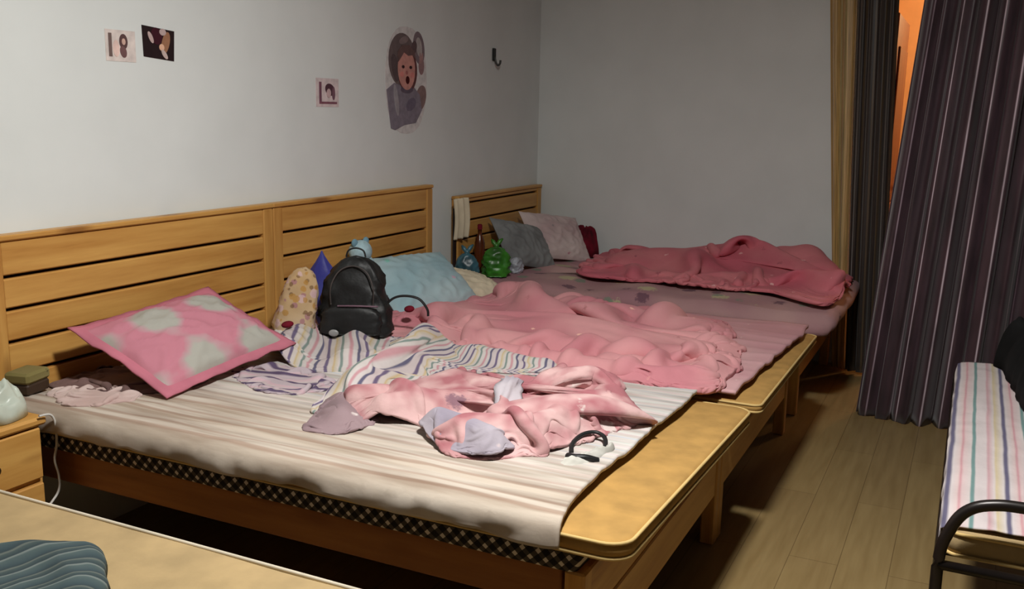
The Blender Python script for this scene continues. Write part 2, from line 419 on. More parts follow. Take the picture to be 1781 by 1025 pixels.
# striped sheet of the near bed
def sheet(name, mat, x0, x1, y0, y1, ztop, nx, ny, wav=.004, left_drop=0.0, right_drop=0.0, foot_fn=None, seed=0, th=.006, rad=.03):
    us = np.linspace(0, 1, nx); vs = np.linspace(0, 1, ny)
    U, V = np.meshgrid(us, vs, indexing='ij')
    hem = .010*noise(V*9+seed, 3.3)+.006*noise(V*31+seed, 1.3)
    ld = left_drop*(1+0*U)+hem if left_drop else 0*U
    tot = (x1-x0)+np.where(left_drop > 0, ld, 0)+right_drop
    S = U*tot-(ld if left_drop else 0)         # arclength from left top edge
    yy = y0+(y1-y0)*V
    if foot_fn is not None: yy = y0+(foot_fn(U)-y0)*V
    X = x0+np.clip(S, 0, x1-x0); Z = ztop(X)
    # rounded turn at left
    k = np.clip(-S, 0, None); X = X-.006*np.minimum(k/.02, 1); Z = Z-k*.97
    e = np.clip(S/rad, 0, 1); Z = Z-np.where(left_drop > 0, (1-np.sqrt(1-(1-e)**2+1e-9))*rad*.35, 0)
    kr = np.clip(S-(x1-x0), 0, None); Z = Z-kr
    w1 = wav*(ridged(X*7+seed, yy*1.6, .3)*1.2+noise(X*14, yy*3, seed)*.5)
    Z = Z+w1*np.clip(S/.03, 0, 1)
    X = X+np.where(S < .0, .007*noise(V*22+seed, S*12)*np.minimum(k/.02, 1.6)-.004, 0)
    return MB().grid(np.stack([X, yy, Z], -1), np.stack([X, yy], -1), flip=False)
m, nt, b = base_mat('striped_sheet', .85, .15)
v = coords(nt, 'UV'); sp = nt.nodes.new('ShaderNodeSeparateXYZ'); nt.links.new(v, sp.inputs[0])
x = math_n(nt, 'ADD', sp.outputs[0], math_n(nt, 'MULTIPLY', mnoise(nt, coords(nt, 'UV', (2, 1, 1)), 2.2, 2), .03))
fr_ = math_n(nt, 'FRACT', math_n(nt, 'MULTIPLY', x, 8.3))
r1 = ramp(nt, [(0, (191, 178, 163)), (.18, (191, 178, 163)), (.24, (167, 146, 130)), (.34, (169, 150, 135)), (.40, (193, 182, 169)), (.58, (195, 184, 171)), (.62, (174, 156, 141)), (.68, (174, 156, 143)), (.73, (191, 180, 167)), (.9, (193, 182, 169)), (1, (191, 178, 163))]); nt.links.new(fr_, r1.inputs[0])
fr2 = math_n(nt, 'FRACT', math_n(nt, 'MULTIPLY', x, 11))
r2 = ramp(nt, [(0, (202, 197, 193)), (.22, (202, 197, 193)), (.27, (182, 191, 202)), (.33, (204, 199, 195)), (.52, (204, 199, 195)), (.57, (215, 189, 191)), (.63, (204, 199, 195)), (.82, (204, 199, 195)), (.87, (191, 200, 191)), (.92, (202, 197, 193)), (1, (202, 197, 193))]); nt.links.new(fr2, r2.inputs[0])
sel = ramp(nt, [(.0, (0, 0, 0)), (1, (237, 237, 237))]);
mr = nt.nodes.new('ShaderNodeMapRange'); mr.inputs['From Min'].default_value = -1.0; mr.inputs['From Max'].default_value = -.55
nt.links.new(math_n(nt, 'ADD', sp.outputs[0], math_n(nt, 'MULTIPLY', sp.outputs[1], -.12)), mr.inputs['Value'])
c = mixc(nt, mr.outputs[0], r1.outputs[0], r2.outputs[0])
stk = mnoise(nt, coords(nt, 'UV', (26, 2.2, 1)), 1.0, 4); sr = ramp(nt, [(.35, (196, 186, 178)), (.6, (255, 255, 255))]); nt.links.new(stk, sr.inputs[0]); c = mixc(nt, .8, c, sr.outputs[0], 'MULTIPLY')
nt.links.new(c, b.inputs['Base Color'])
bump(nt, b, mnoise(nt, coords(nt, 'UV', (5, 1.2, 1)), 7, 5), .35, .012); M_['sheet'] = m
zt1 = lambda x: .583-.045*(x+1.33)/1.33
mb = sheet('bed_sheet', M_['sheet'], -1.335, .03, -.07, -1.91, zt1, 190, 260, .005, left_drop=.042, foot_fn=lambda U: -1.905-.035*np.exp(-(U/.08)**2)+.012*noise(U*6, .4), seed=2)
tag(mb.build('bed_sheet', M_['sheet'], None, True, solid=.012), 'cream bed sheet with faint stripes spread over the nearest bed', 'bed sheet')

# pink sheet of the middle bed
M_['pinksheet'] = printed('pink_floral_sheet', (192, 142, 148), (200, 158, 160), [((160, 120, 140), .9), ((240, 214, 206), 1.3)], sc=9, dens=.06, bmp=.25)
zt2 = lambda x: .528-.012*(x/1.3)
mb = sheet('bed_sheet', None, .035, 1.315, -.07, -2.03, zt2, 110, 150, .006, foot_fn=lambda U: -2.015-.05*np.clip((U-.1)*1.3, 0, 1)+.012*noise(U*9, 7.4), seed=5)
tag(mb.build('bed_sheet', M_['pinksheet'], None, True, solid=.014), 'flat pink floral sheet covering the middle bed under the duvet', 'bed sheet')

# far bed mattress: thick mauve floral
M_['mauve'] = printed('mauve_floral_mattress', (164, 122, 128), (186, 150, 146), [((96, 66, 82), .7), ((196, 190, 146), .5), ((120, 140, 120), .8)], sc=7, dens=.2, bmp=.35, big=2.2)
mb, ring = slab(1.53, 2.79, -2.15, -.07, .545, .55, .10, .05, cr=.10, sag=.03)
P = np.array(mb.v); d = np.clip((1.62-P[:, 0])/.1, 0, 1)
P[:, 2] += d*.02*noise(P[:, 1]*5, 2.0); P[:, 2] = np.maximum(P[:, 2], .453)
over = P[:, 0] < 1.58
P[over, 2] -= .022*np.clip((-P[over, 1]-.5)/1.2, 0, 1)
mb.v = [tuple(p) for p in P]
tag(mb.build('mattress', M_['mauve'], None, True), 'thick mauve floral mattress on the far corner bed', 'mattress')

# ------------------------------------------------------------------ crumpled cloth
def polydist(x, y, pts):
    d = np.full(np.shape(x), 9.0)
    for (ax, ay), (bx, by) in zip(pts[:-1], pts[1:]):
        vx, vy = bx-ax, by-ay; t = np.clip(((x-ax)*vx+(y-ay)*vy)/(vx*vx+vy*vy+1e-9), 0, 1)
        d = np.minimum(d, np.hypot(x-ax-t*vx, y-ay-t*vy))
    return d
def heap(mb, outline, spine, base, th, ridges, wr=.012, wf=7, seed=0, nr=70, ns=14, edge=.055, warp=.02, wdir=0.0, aniso=1.0, lift=0.0):
    """cloth heap: closed outline on the bed, rounded rim, hand-placed folds plus fine wrinkles"""
    O = spline(outline, ns, True)
    O = O+np.stack([.012*noise(O[:, 0]*11, O[:, 1]*11, seed), .012*noise(O[:, 0]*11, O[:, 1]*11, seed+9)], -1)
    sp_ = np.array(spine, float)
    if len(sp_) == 1: sp_ = np.vstack([sp_, sp_+1e-3])
    S = []
    for p in O:
        best = None
        for a, b_ in zip(sp_[:-1], sp_[1:]):
            v_ = b_-a; t = np.clip((p-a)@v_/(v_@v_+1e-12), 0, 1); q = a+t*v_; dd = np.hypot(*(p-q))
            if best is None or dd < best[0]: best = (dd, q)
        S.append(best[1])
    S = np.array(S)
    # smooth spine correspondences
    for _ in range(6): S = (np.roll(S, 1, 0)+S+np.roll(S, -1, 0))/3
    r = np.linspace(0, 1, nr)**.8
    P = S[None]+(O-S)[None]*r[:, None, None]
    D = np.linalg.norm(O-S, axis=1)[None]*(1-r[:, None])
    X, Y = P[..., 0], P[..., 1]
    e = np.clip(D/edge, 0, 1); rim = np.sqrt(np.clip(1-(1-e)**2, 0, 1))
    wx = X+warp*noise(X*5, Y*5, seed+1); wy = Y+warp*noise(X*5, Y*5, seed+2)
    H = np.zeros_like(X)
    for pts, amp, wd in ridges:
        d = polydist(wx, wy, pts)
        H += amp*np.exp(-(d/wd)**2)
    ca, sa = math.cos(wdir), math.sin(wdir)
    A = (wx*ca+wy*sa)*wf/aniso; B = (-wx*sa+wy*ca)*wf
    wr_h = wr*(ridged(A, B, seed, 1.6)*1.5-.3+.5*ridged(A*2.1+4, B*2.1, seed+3, 1.4))
    Z = base(X, Y)+rim*(th+np.maximum(H, -th*.8)+wr_h)
    Z = Z+.002
    # slight sideways billow so that folds overhang
    gx = .55*wr*noise(A*1.3, B*1.3, seed+5)*rim; gy = .55*wr*noise(A*1.3, B*1.3, seed+6)*rim
    X2 = X+gx; Y2 = Y+gy
    bx = O[:, 0]; by = O[:, 1]
    Q = np.stack([X2, Y2, Z], -1)
    # bulge outwards just above the rim then return under
    und = np.stack([S[:, 0]+(bx-S[:, 0])*.93, S[:, 1]+(by-S[:, 1])*.93, base(bx, by)+.001], -1)[None]
    Q = np.concatenate([Q, und], 0)
    uv = np.stack([Q[..., 0], Q[..., 1]], -1)
    mb.grid(Q, uv, wrap_v=True, flip=True)
    return mb
# ------------------------------------------------------------------ relaxed crumpled cloth
def relax_cloth(outline, spine, base, size, n, ratio=1.35, redge=1.06, steps=220, seed=0, amp=.05, freq=4.0, rot=0.0, guide=None, pin=.5, grav=.00045, bend=.35, zmax=.25, off=.008):
    """a sheet larger than its outline settles on the bed: it buckles into folds (position based relaxation)"""
    O = spline(outline, 20, True); sp_ = np.array(spine, float); S = []
    for p in O:
        best = None
        for a, b_ in zip(sp_[:-1], sp_[1:]):
            v_ = b_-a; t = np.clip((p-a)@v_/(v_@v_+1e-12), 0, 1); q = a+t*v_; dd = np.hypot(*(p-q))
            if best is None or dd < best[0]: best = (dd, q)
        S.append(best[1])
    S = np.array(S)
    for _ in range(12): S = (np.roll(S, 1, 0)+S+np.roll(S, -1, 0))/3
    C = sp_.mean(0)
    ang = np.unwrap(np.arctan2(O[:, 1]-C[1], O[:, 0]-C[0]))
    if ang[-1] < ang[0]: O = O[::-1]; S = S[::-1]; ang = np.unwrap(np.arctan2(O[:, 1]-C[1], O[:, 0]-C[0]))
    nx, ny = n; U, V = np.meshgrid(np.linspace(-1, 1, nx), np.linspace(-1, 1, ny), indexing='ij')
    dx, dy = U*np.sqrt(1-V*V/2), V*np.sqrt(1-U*U/2); r = np.hypot(dx, dy); th = np.arctan2(dy, dx)+rot
    tt = np.mod(th-ang[0], 2*np.pi)+ang[0]; aa = np.maximum.accumulate(np.r_[ang, ang[0]+2*np.pi])
    I = lambda A: np.stack([np.interp(tt, aa, np.r_[A[:, i], A[:1, i]]) for i in (0, 1)], -1)
    Po, Ps = I(O), I(S); XY = Ps+(Po-Ps)*r[..., None]; XY0 = XY.reshape(-1, 2).copy(); rr_ = r.reshape(-1)
    w_, d_ = size; RX, RY = U*w_/2, V*d_/2
    XY = XY+.02*(1-r[..., None]**6)*np.stack([noise(RX*7, RY*7, seed+7), noise(RX*7, RY*7, seed+8)], -1)
    Z = base(XY[..., 0], XY[..., 1])+off+amp*np.clip(1+noise(RX*freq+seed, RY*freq, seed)*1.6+.5*noise(RX*freq*2.5, RY*freq*2.5, seed+4), .1, 4)*(1-.7*r**6)
    if guide is not None:
        Z = Z+guide(XY[..., 0], XY[..., 1])
    P = np.concatenate([XY, Z[..., None]], -1); Vv = np.zeros_like(P)
    hx, hy = w_/(nx-1), d_/(ny-1)
    rim = np.zeros((nx, ny), bool); rim[0] = rim[-1] = True; rim[:, 0] = rim[:, -1] = True; home = P[rim][:, :2].copy()
    cons = []
    def C_(di, dj, L, k, step):
        for par in (0, 1):
            si = max(di, 0); 
            I0, J0 = np.meshgrid(np.arange(nx), np.arange(ny), indexing='ij')
            ok = (I0+di < nx) & (J0+dj < ny) & (J0+dj >= 0)
            key = (I0//step if di else J0//step) % 2
            m_ = ok & (key == par)
            a = (I0[m_]*ny+J0[m_]); b_ = ((I0[m_]+di)*ny+J0[m_]+dj)
            rm = (rr_[a]+rr_[b_])/2; cons.append((a, b_, np.hypot(*(XY0[a]-XY0[b_]).T)*(redge+(ratio-redge)*(1-rm**4)), k))
    C_(1, 0, hx, .9, 1); C_(0, 1, hy, .9, 1)
    hd = math.hypot(hx, hy); C_(1, 1, hd, .25, 1); C_(1, -1, hd, .25, 1)
    C_(2, 0, 2*hx, bend, 2); C_(0, 2, 2*hy, bend, 2)
    C_(4, 0, 4*hx, bend*.3, 4); C_(0, 4, 4*hy, bend*.3, 4)
    F = P.reshape(-1, 3); Vf = Vv.reshape(-1, 3); rimf = rim.reshape(-1)
    for it in range(steps):
        old = F.copy(); Vf *= .90; Vf[:, 2] -= grav; F += Vf
        for sub in range(3):
            for a, b_, L, k in cons:
                d = F[b_]-F[a]; l = np.sqrt((d*d).sum(1))+1e-9
                kk = np.where(l > L, k, k*.55) if k < .9 else k
                c = (d*(.5*kk*(l-L)/l)[:, None]); c = np.clip(c, -.004, .004)
                F[a] += c; F[b_] -= c
            F[rimf, :2] += pin*(home-F[rimf, :2])
            fl = base(F[:, 0], F[:, 1])+off+(guide(F[:, 0], F[:, 1]) if guide else 0); low = F[:, 2] < fl
            F[low, 2] = fl[low]
            F[low, :2] = old[low, :2]+.25*(F[low, :2]-old[low, :2])
            hi = F[:, 2] > fl+zmax; F[hi, 2] = (fl+zmax)[hi]
        Vf = np.clip(F-old, -.01, .01)
    # light smoothing
    G = F.reshape(nx, ny, 3)
    for _ in range(2):
        G[1:-1, 1:-1] += .3*((G[2:, 1:-1]+G[:-2, 1:-1]+G[1:-1, 2:]+G[1:-1, :-2])/4-G[1:-1, 1:-1])
    return G, XY0.reshape(nx, ny, 2)
def ridge_field(R):
    return lambda x, y: np.maximum(sum(a*np.exp(-(polydist(x, y, p)/w)**2) for p, a, w in R), 0)
def thick_cloth(G, uv, name, mat, parent, solid, sub=1):
    o = MB().grid(G, uv).build(name, mat, parent, True, sub=0)
    md = o.modifiers.new('solid', 'SOLIDIFY'); md.thickness = solid; md.offset = 0
    md = o.modifiers.new('sub', 'SUBSURF'); md.levels = sub; md.render_levels = sub
    return o

def roll(mb, pts, r, flat=.7, wr=.35, seed=0, n=26, k=14, nf=5):
    P = spline(pts, k); rr = np.interp(np.linspace(0, 1, len(P)), np.linspace(0, 1, len(r)), r)
    rr = rr*(1+.12*noise(np.linspace(0, 1, len(P))*6, seed))
    t = np.linspace(0, 1, len(P)); rr = rr*np.sqrt(np.clip(np.minimum(t, 1-t)*14+.03, 0, 1))
    return mb.tube(P, rr, n, flat=flat, wr=wr, seed=seed, nf=nf)

# pink duvet on the middle bed
M_['pink'] = printed('pink_duvet', (192, 124, 132), (206, 148, 150), [((170, 110, 112), .55), ((246, 196, 176), .9)], sc=8, dens=.07, bmp=.3)
zb2 = lambda x, y: .532-.012*(x/1.3)
outl = [(.09, -.62), (.05, -.5), (.28, -.36), (.54, -.33), (.8, -.36), (1.02, -.5), (1.22, -.66), (1.24, -.95), (1.16, -1.18), (1.20, -1.41), (1.1, -1.72), (.75, -1.84), (.40, -1.95), (.14, -1.96), (-.03, -1.92), (-.09, -1.68), (-.07, -1.38), (.03, -.98)]
rid = [([(1.10, -.62), (.85, -.85), (.62, -1.05), (.7, -1.3)], .055, .09),
       ([(.30, -.5), (.6, -.55), (.85, -.62)], .035, .09),
       ([(.15, -.72), (.4, -.8), (.55, -.98)], .03, .07),
       ([(1.12, -.95), (.98, -1.15), (.92, -1.5), (.85, -1.72)], .045, .08),
       ([(.62, -1.12), (.52, -1.38), (.62, -1.62), (.6, -1.8)], .05, .075),
       ([(.22, -.95), (.22, -1.25), (.3, -1.5), (.42, -1.8)], .05, .065),
       ([(.03, -1.1), (-.0, -1.45), (-.01, -1.75), (.08, -1.87), (.3, -1.88)], .045, .06),
       ([(.15, -1.5), (.16, -1.75)], .03, .05),
       ([(.42, -1.02), (.34, -1.24), (.52, -1.36), (.75, -1.42)], -.055, .03),
       ([(.12, -1.0), (.13, -1.28), (.18, -1.55)], -.04, .025),
       ([(.68, -.73), (.42, -.88), (.3, -.86)], -.045, .025),
       ([(.86, -1.36), (.6, -1.46), (.66, -1.66)], -.035, .022),
       ([(.4, -1.3), (.26, -1.55), (.42, -1.78)], -.035, .022)]
G, uv = relax_cloth(outl, [(.45, -.62), (.6, -1.1), (.5, -1.6)], zb2, (1.3, 1.6), (130, 150), ratio=1.45, redge=1.06, amp=.06, seed=3, freq=3, off=.016, guide=ridge_field([(p_, a_*.95, w_*.9) for p_, a_, w_ in rid]))
tag(thick_cloth(G, uv, 'duvet', M_['pink'], None, .028), 'rumpled pink duvet thrown over the middle bed', 'duvet')

# pink blanket on the far bed
M_['rose'] = printed('rose_blanket', (198, 102, 116), (210, 126, 132), [((160, 84, 96), .6), ((240, 190, 186), .9)], sc=8, dens=.08, bmp=.4)
zb3 = lambda x, y: .548+0*x
outl = [(2.72, -.62), (2.3, -.60), (1.85, -.72), (1.78, -1.0), (1.82, -1.3), (1.80, -1.55), (1.84, -1.78), (1.70, -1.94), (1.64, -2.07), (1.85, -2.13), (2.2, -2.12), (2.6, -2.06), (2.74, -1.8), (2.74, -1.2)]
rid = [([(2.45, -1.42), (2.55, -1.66), (2.40, -1.74)], .12, .12),
       ([(2.3, -1.15), (2.2, -1.35), (2.4, -1.55)], .06, .09),
       ([(2.5, -.9), (2.4, -1.15)], .02, .1),
       ([(2.05, -1.5), (2.15, -1.8), (1.95, -2.05)], .04, .07),
       ([(2.5, -1.75), (2.3, -1.95), (1.95, -2.15)], .05, .07),
       ([(2.0, -.85), (1.95, -1.15), (1.95, -1.4)], .025, .06),
       ([(2.35, -1.62), (2.25, -1.45), (2.38, -1.3)], -.07, .03),
       ([(2.2, -1.7), (2.35, -1.85)], -.05, .03)]
G, uv = relax_cloth(outl, [(2.3, -.95), (2.25, -1.5), (2.1, -1.9)], zb3, (1, 1.5), (110, 130), ratio=1.6, redge=1.08, amp=.05, seed=11, freq=4, off=.03, guide=ridge_field(rid))
tag(thick_cloth(G, uv, 'blanket', M_['rose'], None, .02), 'rumpled rose pink blanket heaped on the far corner bed by the curtain', 'blanket')

# striped blanket between the two nearer beds
st = [(0, (201, 190, 190)), (.07, (201, 190, 190)), (.10, (100, 98, 122)), (.15, (100, 98, 122)), (.18, (206, 199, 197)), (.26, (206, 199, 197)), (.30, (196, 150, 156)), (.34, (196, 150, 156)), (.38, (208, 201, 197)),
      (.47, (208, 201, 197)), (.50, (130, 146, 140)), (.54, (130, 146, 140)), (.57, (208, 201, 199)), (.66, (204, 192, 169)), (.70, (200, 178, 136)), (.74, (206, 197, 190)), (.82, (206, 197, 192)), (.85, (112, 100, 128)), (.90, (112, 100, 128)), (.93, (202, 190, 190)), (1, (201, 190, 190))]
M_['stripeA'] = stripes('striped_cloth', 5.6, st, 'UV', 1, warp=.03, bmp=.3)
zb1 = lambda x, y: .590-.045*(x+1.33)/1.33
sb = thing('striped_blanket', 'white blanket with navy, pink and green stripes lying between pink pillow and backpack', 'blanket')
G, uv = relax_cloth([(-.05, -.20), (-.28, -.28), (-.46, -.38), (-.53, -.52), (-.56, -.68), (-.42, -.84), (-.18, -.82), (.04, -.66), (.06, -.42)], [(-.12, -.4), (-.35, -.6)], zb1, (1, 1), (70, 70), ratio=1.22, redge=1.03, amp=.03, seed=21, freq=7, guide=ridge_field([([(-.1, -.28), (-.48, -.46)], .07, .07), ([(-.05, -.5), (-.4, -.7)], .05, .06)]))
# stripes follow the far-near fall of the cloth
uv = np.stack([0*uv[..., 0], (-.55*uv[..., 0]+.83*uv[..., 1])*1.35], -1)
thick_cloth(G, uv, 'back_fold', M_['stripeA'], sb, .008)
G, uv = relax_cloth([(.08, -.60), (-.16, -.72), (-.42, -.82), (-.62, -.88), (-.88, -.93), (-.98, -1.0), (-.80, -1.08), (-.52, -1.08), (-.3, -1.1), (-.2, -1.28), (-.24, -1.5), (-.12, -1.56), (.0, -1.3), (.08, -1.0), (.09, -.8)], [(.0, -.85), (-.25, -.93), (-.6, -.98)], zb1, (1, 1), (90, 90), ratio=1.18, redge=1.03, amp=.02, seed=24, freq=6, guide=ridge_field([([(.02, -.78), (-.3, -.90), (-.75, -.98)], .10, .07), ([(0, -1.0), (-.10, -1.35)], .035, .06)]))
uv = np.stack([0*uv[..., 0], (uv[..., 1]-.12*uv[..., 0])*1.75], -1)
thick_cloth(G, uv, 'front_fold', M_['stripeA'], sb, .008)
G, uv = relax_cloth([(-.62, -.46), (-.74, -.47), (-.86, -.66), (-.84, -.80), (-.70, -.86), (-.60, -.76), (-.56, -.58)], [(-.7, -.55), (-.72, -.74)], zb1, (1, 1), (64, 64), ratio=1.55, redge=1.08, amp=.03, seed=31, freq=11, zmax=.05)
uv = np.stack([0*uv[..., 0], uv[..., 0]*1.6+uv[..., 1]*.5], -1)
tag(thick_cloth(G, uv, 'striped_shirt', stripes('purple_stripe_cloth', 9, [(0, (186, 172, 178)), (.3, (186, 172, 178)), (.4, (92, 78, 104)), (.55, (92, 78, 104)), (.65, (190, 178, 178)), (.9, (200, 170, 178)), (1, (186, 172, 178))], 'UV', 1, bmp=.3), None, .008), 'small crumpled cloth with dark purple stripes below the pink pillow corner', 'cloth')

# tangled pink and white blanket on the near bed
m = printed('pink_white_blanket', (164, 104, 110), (204, 168, 166), [((206, 198, 192), .36), ((112, 84, 100), .6), ((214, 206, 200), .8)], sc=8, dens=.16, bmp=.45, big=9)
M_['tangle'] = m
tg = thing('tangled_blanket', 'crumpled pink and white blanket twisted in a heap on the striped sheet', 'blanket')
outl = [(-.84, -1.02), (-.98, -1.05), (-1.02, -1.12), (-.96, -1.22), (-.92, -1.32), (-1.02, -1.42), (-1.09, -1.54), (-1.04, -1.67), (-.88, -1.76), (-.76, -1.80), (-.62, -1.84), (-.44, -1.80), (-.30, -1.68), (-.36, -1.55), (-.40, -1.42), (-.36, -1.28), (-.42, -1.16), (-.58, -1.08)]
rid = [([(-.92, -1.10), (-.72, -1.18), (-.52, -1.22)], .035, .045), ([(-.92, -1.20), (-.72, -1.34), (-.55, -1.44)], .075, .05), ([(-1.0, -1.50), (-.90, -1.66), (-.68, -1.72)], .08, .055),
       ([(-.60, -1.76), (-.42, -1.70), (-.40, -1.58)], .08, .055), ([(-.62, -1.54), (-.46, -1.52)], .09, .05), ([(-.46, -1.18), (-.42, -1.32), (-.50, -1.42)], .04, .05), ([(-.82, -1.52), (-.64, -1.60)], .07, .04), ([(-.88, -1.12), (-.78, -1.22)], .05, .04)]
G, uv = relax_cloth(outl, [(-.75, -1.12), (-.62, -1.3), (-.7, -1.5), (-.58, -1.68)], zb1, (.7, .8), (130, 140), ratio=1.9, redge=1.15, amp=.06, seed=5, freq=8, zmax=.085, guide=ridge_field(rid))
thick_cloth(G, uv, 'blanket_body', M_['tangle'], tg, .010)
mb = MB(); roll(mb, [(-.62, -1.52, .63), (-.48, -1.57, .65), (-.40, -1.66, .65), (-.46, -1.76, .63)], [.03, .045, .045, .03], .75, .4, 13)
mb.build('rolled_edge', M_['tangle'], tg, True)
M_['lav'] = printed('lavender_white_lining', (150, 142, 156), (182, 174, 180), [((200, 184, 186), .8)], sc=9, dens=.02, bmp=.35)
G, uv = relax_cloth([(-.90, -1.34), (-.99, -1.37), (-1.08, -1.50), (-1.09, -1.62), (-1.0, -1.66), (-.93, -1.56), (-.88, -1.44)], [(-.98, -1.44), (-1.01, -1.56)], zb1, (1, 1), (50, 60), ratio=1.4, redge=1.08, amp=.02, seed=15, freq=12, zmax=.12, guide=ridge_field([([(-.95, -1.40), (-1.03, -1.60)], .075, .055)]))
thick_cloth(G, uv, 'lining_fold', M_['lav'], tg, .008)
mb = MB(); roll(mb, [(-.56, -1.44, .645), (-.63, -1.47, .66), (-.72, -1.50, .655), (-.80, -1.52, .63)], [.02, .04, .045, .03], .6, .5, 17)
mb.build('white_lining_fold', M_['lav'], tg, True)
M_['greyp'] = printed('mauve_grey_cloth', (104, 86, 92), (150, 128, 132), [((214, 204, 200), .8)], sc=10, dens=.1, bmp=.35)
G, uv = relax_cloth([(-.84, -.97), (-.98, -1.0), (-1.12, -1.07), (-1.10, -1.17), (-.98, -1.20), (-.86, -1.14), (-.80, -1.05)], [(-.92, -1.06), (-1.0, -1.11)], zb1, (1, 1), (56, 56), ratio=1.5, redge=1.08, amp=.02, seed=53, freq=11, zmax=.09, guide=ridge_field([([(-.88, -1.02), (-1.02, -1.12)], .045, .05)]))
thick_cloth(G, uv, 'turned_corner', M_['greyp'], tg, .008)

# dark clothes behind the pink pillow on the near bed
M_['dusk'] = printed('dusky_cloth', (70, 48, 48), (120, 96, 92), [((180, 160, 150), .8)], sc=10, dens=.08, bmp=.4)
G, uv = relax_cloth([(-1.16, -.10), (-1.14, -.28), (-1.08, -.42), (-.93, -.48), (-.78, -.40), (-.8, -.16), (-.95, -.08)], [(-1.02, -.22), (-.92, -.3)], zb1, (1, 1), (60, 60), ratio=1.5, redge=1.1, amp=.05, seed=61, freq=9, zmax=.05)
tag(thick_cloth(G, uv, 'folded_clothes', M_['dusk'], None, .008), 'dark dusky clothes bundled in the shadow under the pink checked pillow', 'clothes')
G, uv = relax_cloth([(-1.22, -.17), (-1.27, -.26), (-1.29, -.36), (-1.20, -.44), (-1.10, -.42), (-1.08, -.30), (-1.14, -.20)], [(-1.2, -.28), (-1.17, -.34)], zb1, (1, 1), (50, 50), ratio=1.6, redge=1.1, amp=.04, seed=66, freq=14, zmax=.06)
tag(thick_cloth(G, uv, 'crumpled_towel', printed('pale_pink_towel', (186, 160, 154), (204, 186, 180), [((170, 140, 136), .8)], sc=10, dens=.08, bmp=.4), None, .008), 'pale pinkish towel crumpled at the head corner of the nearest bed', 'towel')

# hair band and white sock-like cloth at the foot of the near bed
zf = .566
pts = [(-.90+.085*math.cos(a)*1.0+.02*math.sin(a), -1.80+.055*math.sin(a), zf+.022+.018*math.sin(a+.5)) for a in np.linspace(-2.2, 2.2, 26)]
hb = thing('headband', 'black looped hair band resting on a white cloth near the tan pad', 'headband', (0, 0, 0))
def band(px0):
    mb = MB(); return mb
loop = spline([(-.905, -1.785, zf+.018), (-.86, -1.77, zf+.026), (-.80, -1.775, zf+.034), (-.765, -1.80, zf+.034), (-.775, -1.83, zf+.028), (-.82, -1.85, zf+.02), (-.87, -1.855, zf+.02)], 8)
MB().tube(loop, .0065, 10, flat=.8).build('band_loop', M_['black'], hb, True)
lp2 = spline([(-.955, -1.795, zf+.026), (-.965, -1.82, zf+.030), (-.955, -1.845, zf+.030), (-.93, -1.87, zf+.018)], 8)
MB().tube(lp2, .010, 10, flat=.8).build('band_loop', M_['black'], hb, True)
mb = heap(MB(), [(-1.02, -1.79), (-1.035, -1.82), (-1.02, -1.85), (-.95, -1.865), (-.86, -1.875), (-.80, -1.87), (-.79, -1.845), (-.86, -1.84), (-.92, -1.81), (-.95, -1.785)], [(-.97, -1.81), (-.88, -1.85)], lambda x, y: zb1(x, y)-.004, .006,
          [([(-1.0, -1.82), (-.8, -1.87)], .014, .02)], .008, 22, seed=71, nr=26, ns=8, edge=.02)
tag(mb.build('white_sock', M_['sock'], None, True), 'small white crumpled sock under the black hair band', 'sock')

# ------------------------------------------------------------------ pillows
def pillow(name, label, mat, w, d, t, loc, rot, flange=0.0, fmat=None, seed=0, pinch=.06, wr=.006, cat='pillow', p=2.4):
    root = thing(name, label, cat, loc, rot)
    n, m_ = 50, 40
    u = np.linspace(-1, 1, n); v_ = np.linspace(-1, 1, m_); U, V = np.meshgrid(u, v_, indexing='ij')
    X = U*w/2*(1-pinch*(1-V**2)**1.0*0-pinch*(1-np.abs(V)**2)*np.abs(U)**3); Y = V*d/2*(1-pinch*(1-U**2)*np.abs(V)**3)
    pr = (np.clip(1-np.abs(U)**p, 0, 1)*np.clip(1-np.abs(V)**p, 0, 1))**.55
    wz = wr*(ridged(U*3+seed, V*3, seed)-.5)*2*np.clip(pr*3, 0, 1)+wr*.6*noise(U*7, V*7, seed)*pr
    Zt = t/2*pr+wz*np.minimum(pr*2, 1); Zb = -t/2*pr*.7
    uv = np.stack([U*.5+.5, V*.5+.5], -1)
    mb = MB().grid(np.stack([X, Y, Zt], -1), uv, flip=False).grid(np.stack([X, Y, Zb-.001], -1), uv, flip=True)
    mb.build('pillow_body', mat, root, True)
    if flange:
        lp = []
        for a, b_, k in (((-1, -1), (1, -1), 26), ((1, -1), (1, 1), 20), ((1, 1), (-1, 1), 26), ((-1, 1), (-1, -1), 20)):
            for t_ in np.linspace(0, 1, k, endpoint=False): lp.append((a[0]+(b_[0]-a[0])*t_, a[1]+(b_[1]-a[1])*t_))
        lp = np.array(lp); U2, V2 = lp[:, 0], lp[:, 1]
        X2 = U2*w/2*(1-pinch*(1-np.abs(V2)**2)*np.abs(U2)**3); Y2 = V2*d/2*(1-pinch*(1-U2**2)*np.abs(V2)**3)
        rows = []
        for k, (off, dz) in enumerate(((-.012, .006), (0, .006), (flange*.5, .003), (flange, .002), (flange, -.003), (0, -.004), (-.012, -.006))):
            rows.append(np.stack([X2+np.sign(U2)*np.abs(U2)**6*off, Y2+np.sign(V2)*np.abs(V2)**6*off, dz+.35*flange*noise(np.arange(len(X2))*.31, seed+k*0)*max(off, 0)/flange], -1))
        MB().grid(np.array(rows), np.zeros((len(rows), len(X2), 2)), wrap_v=True).build('flange', fmat or mat, root, True)
    return root
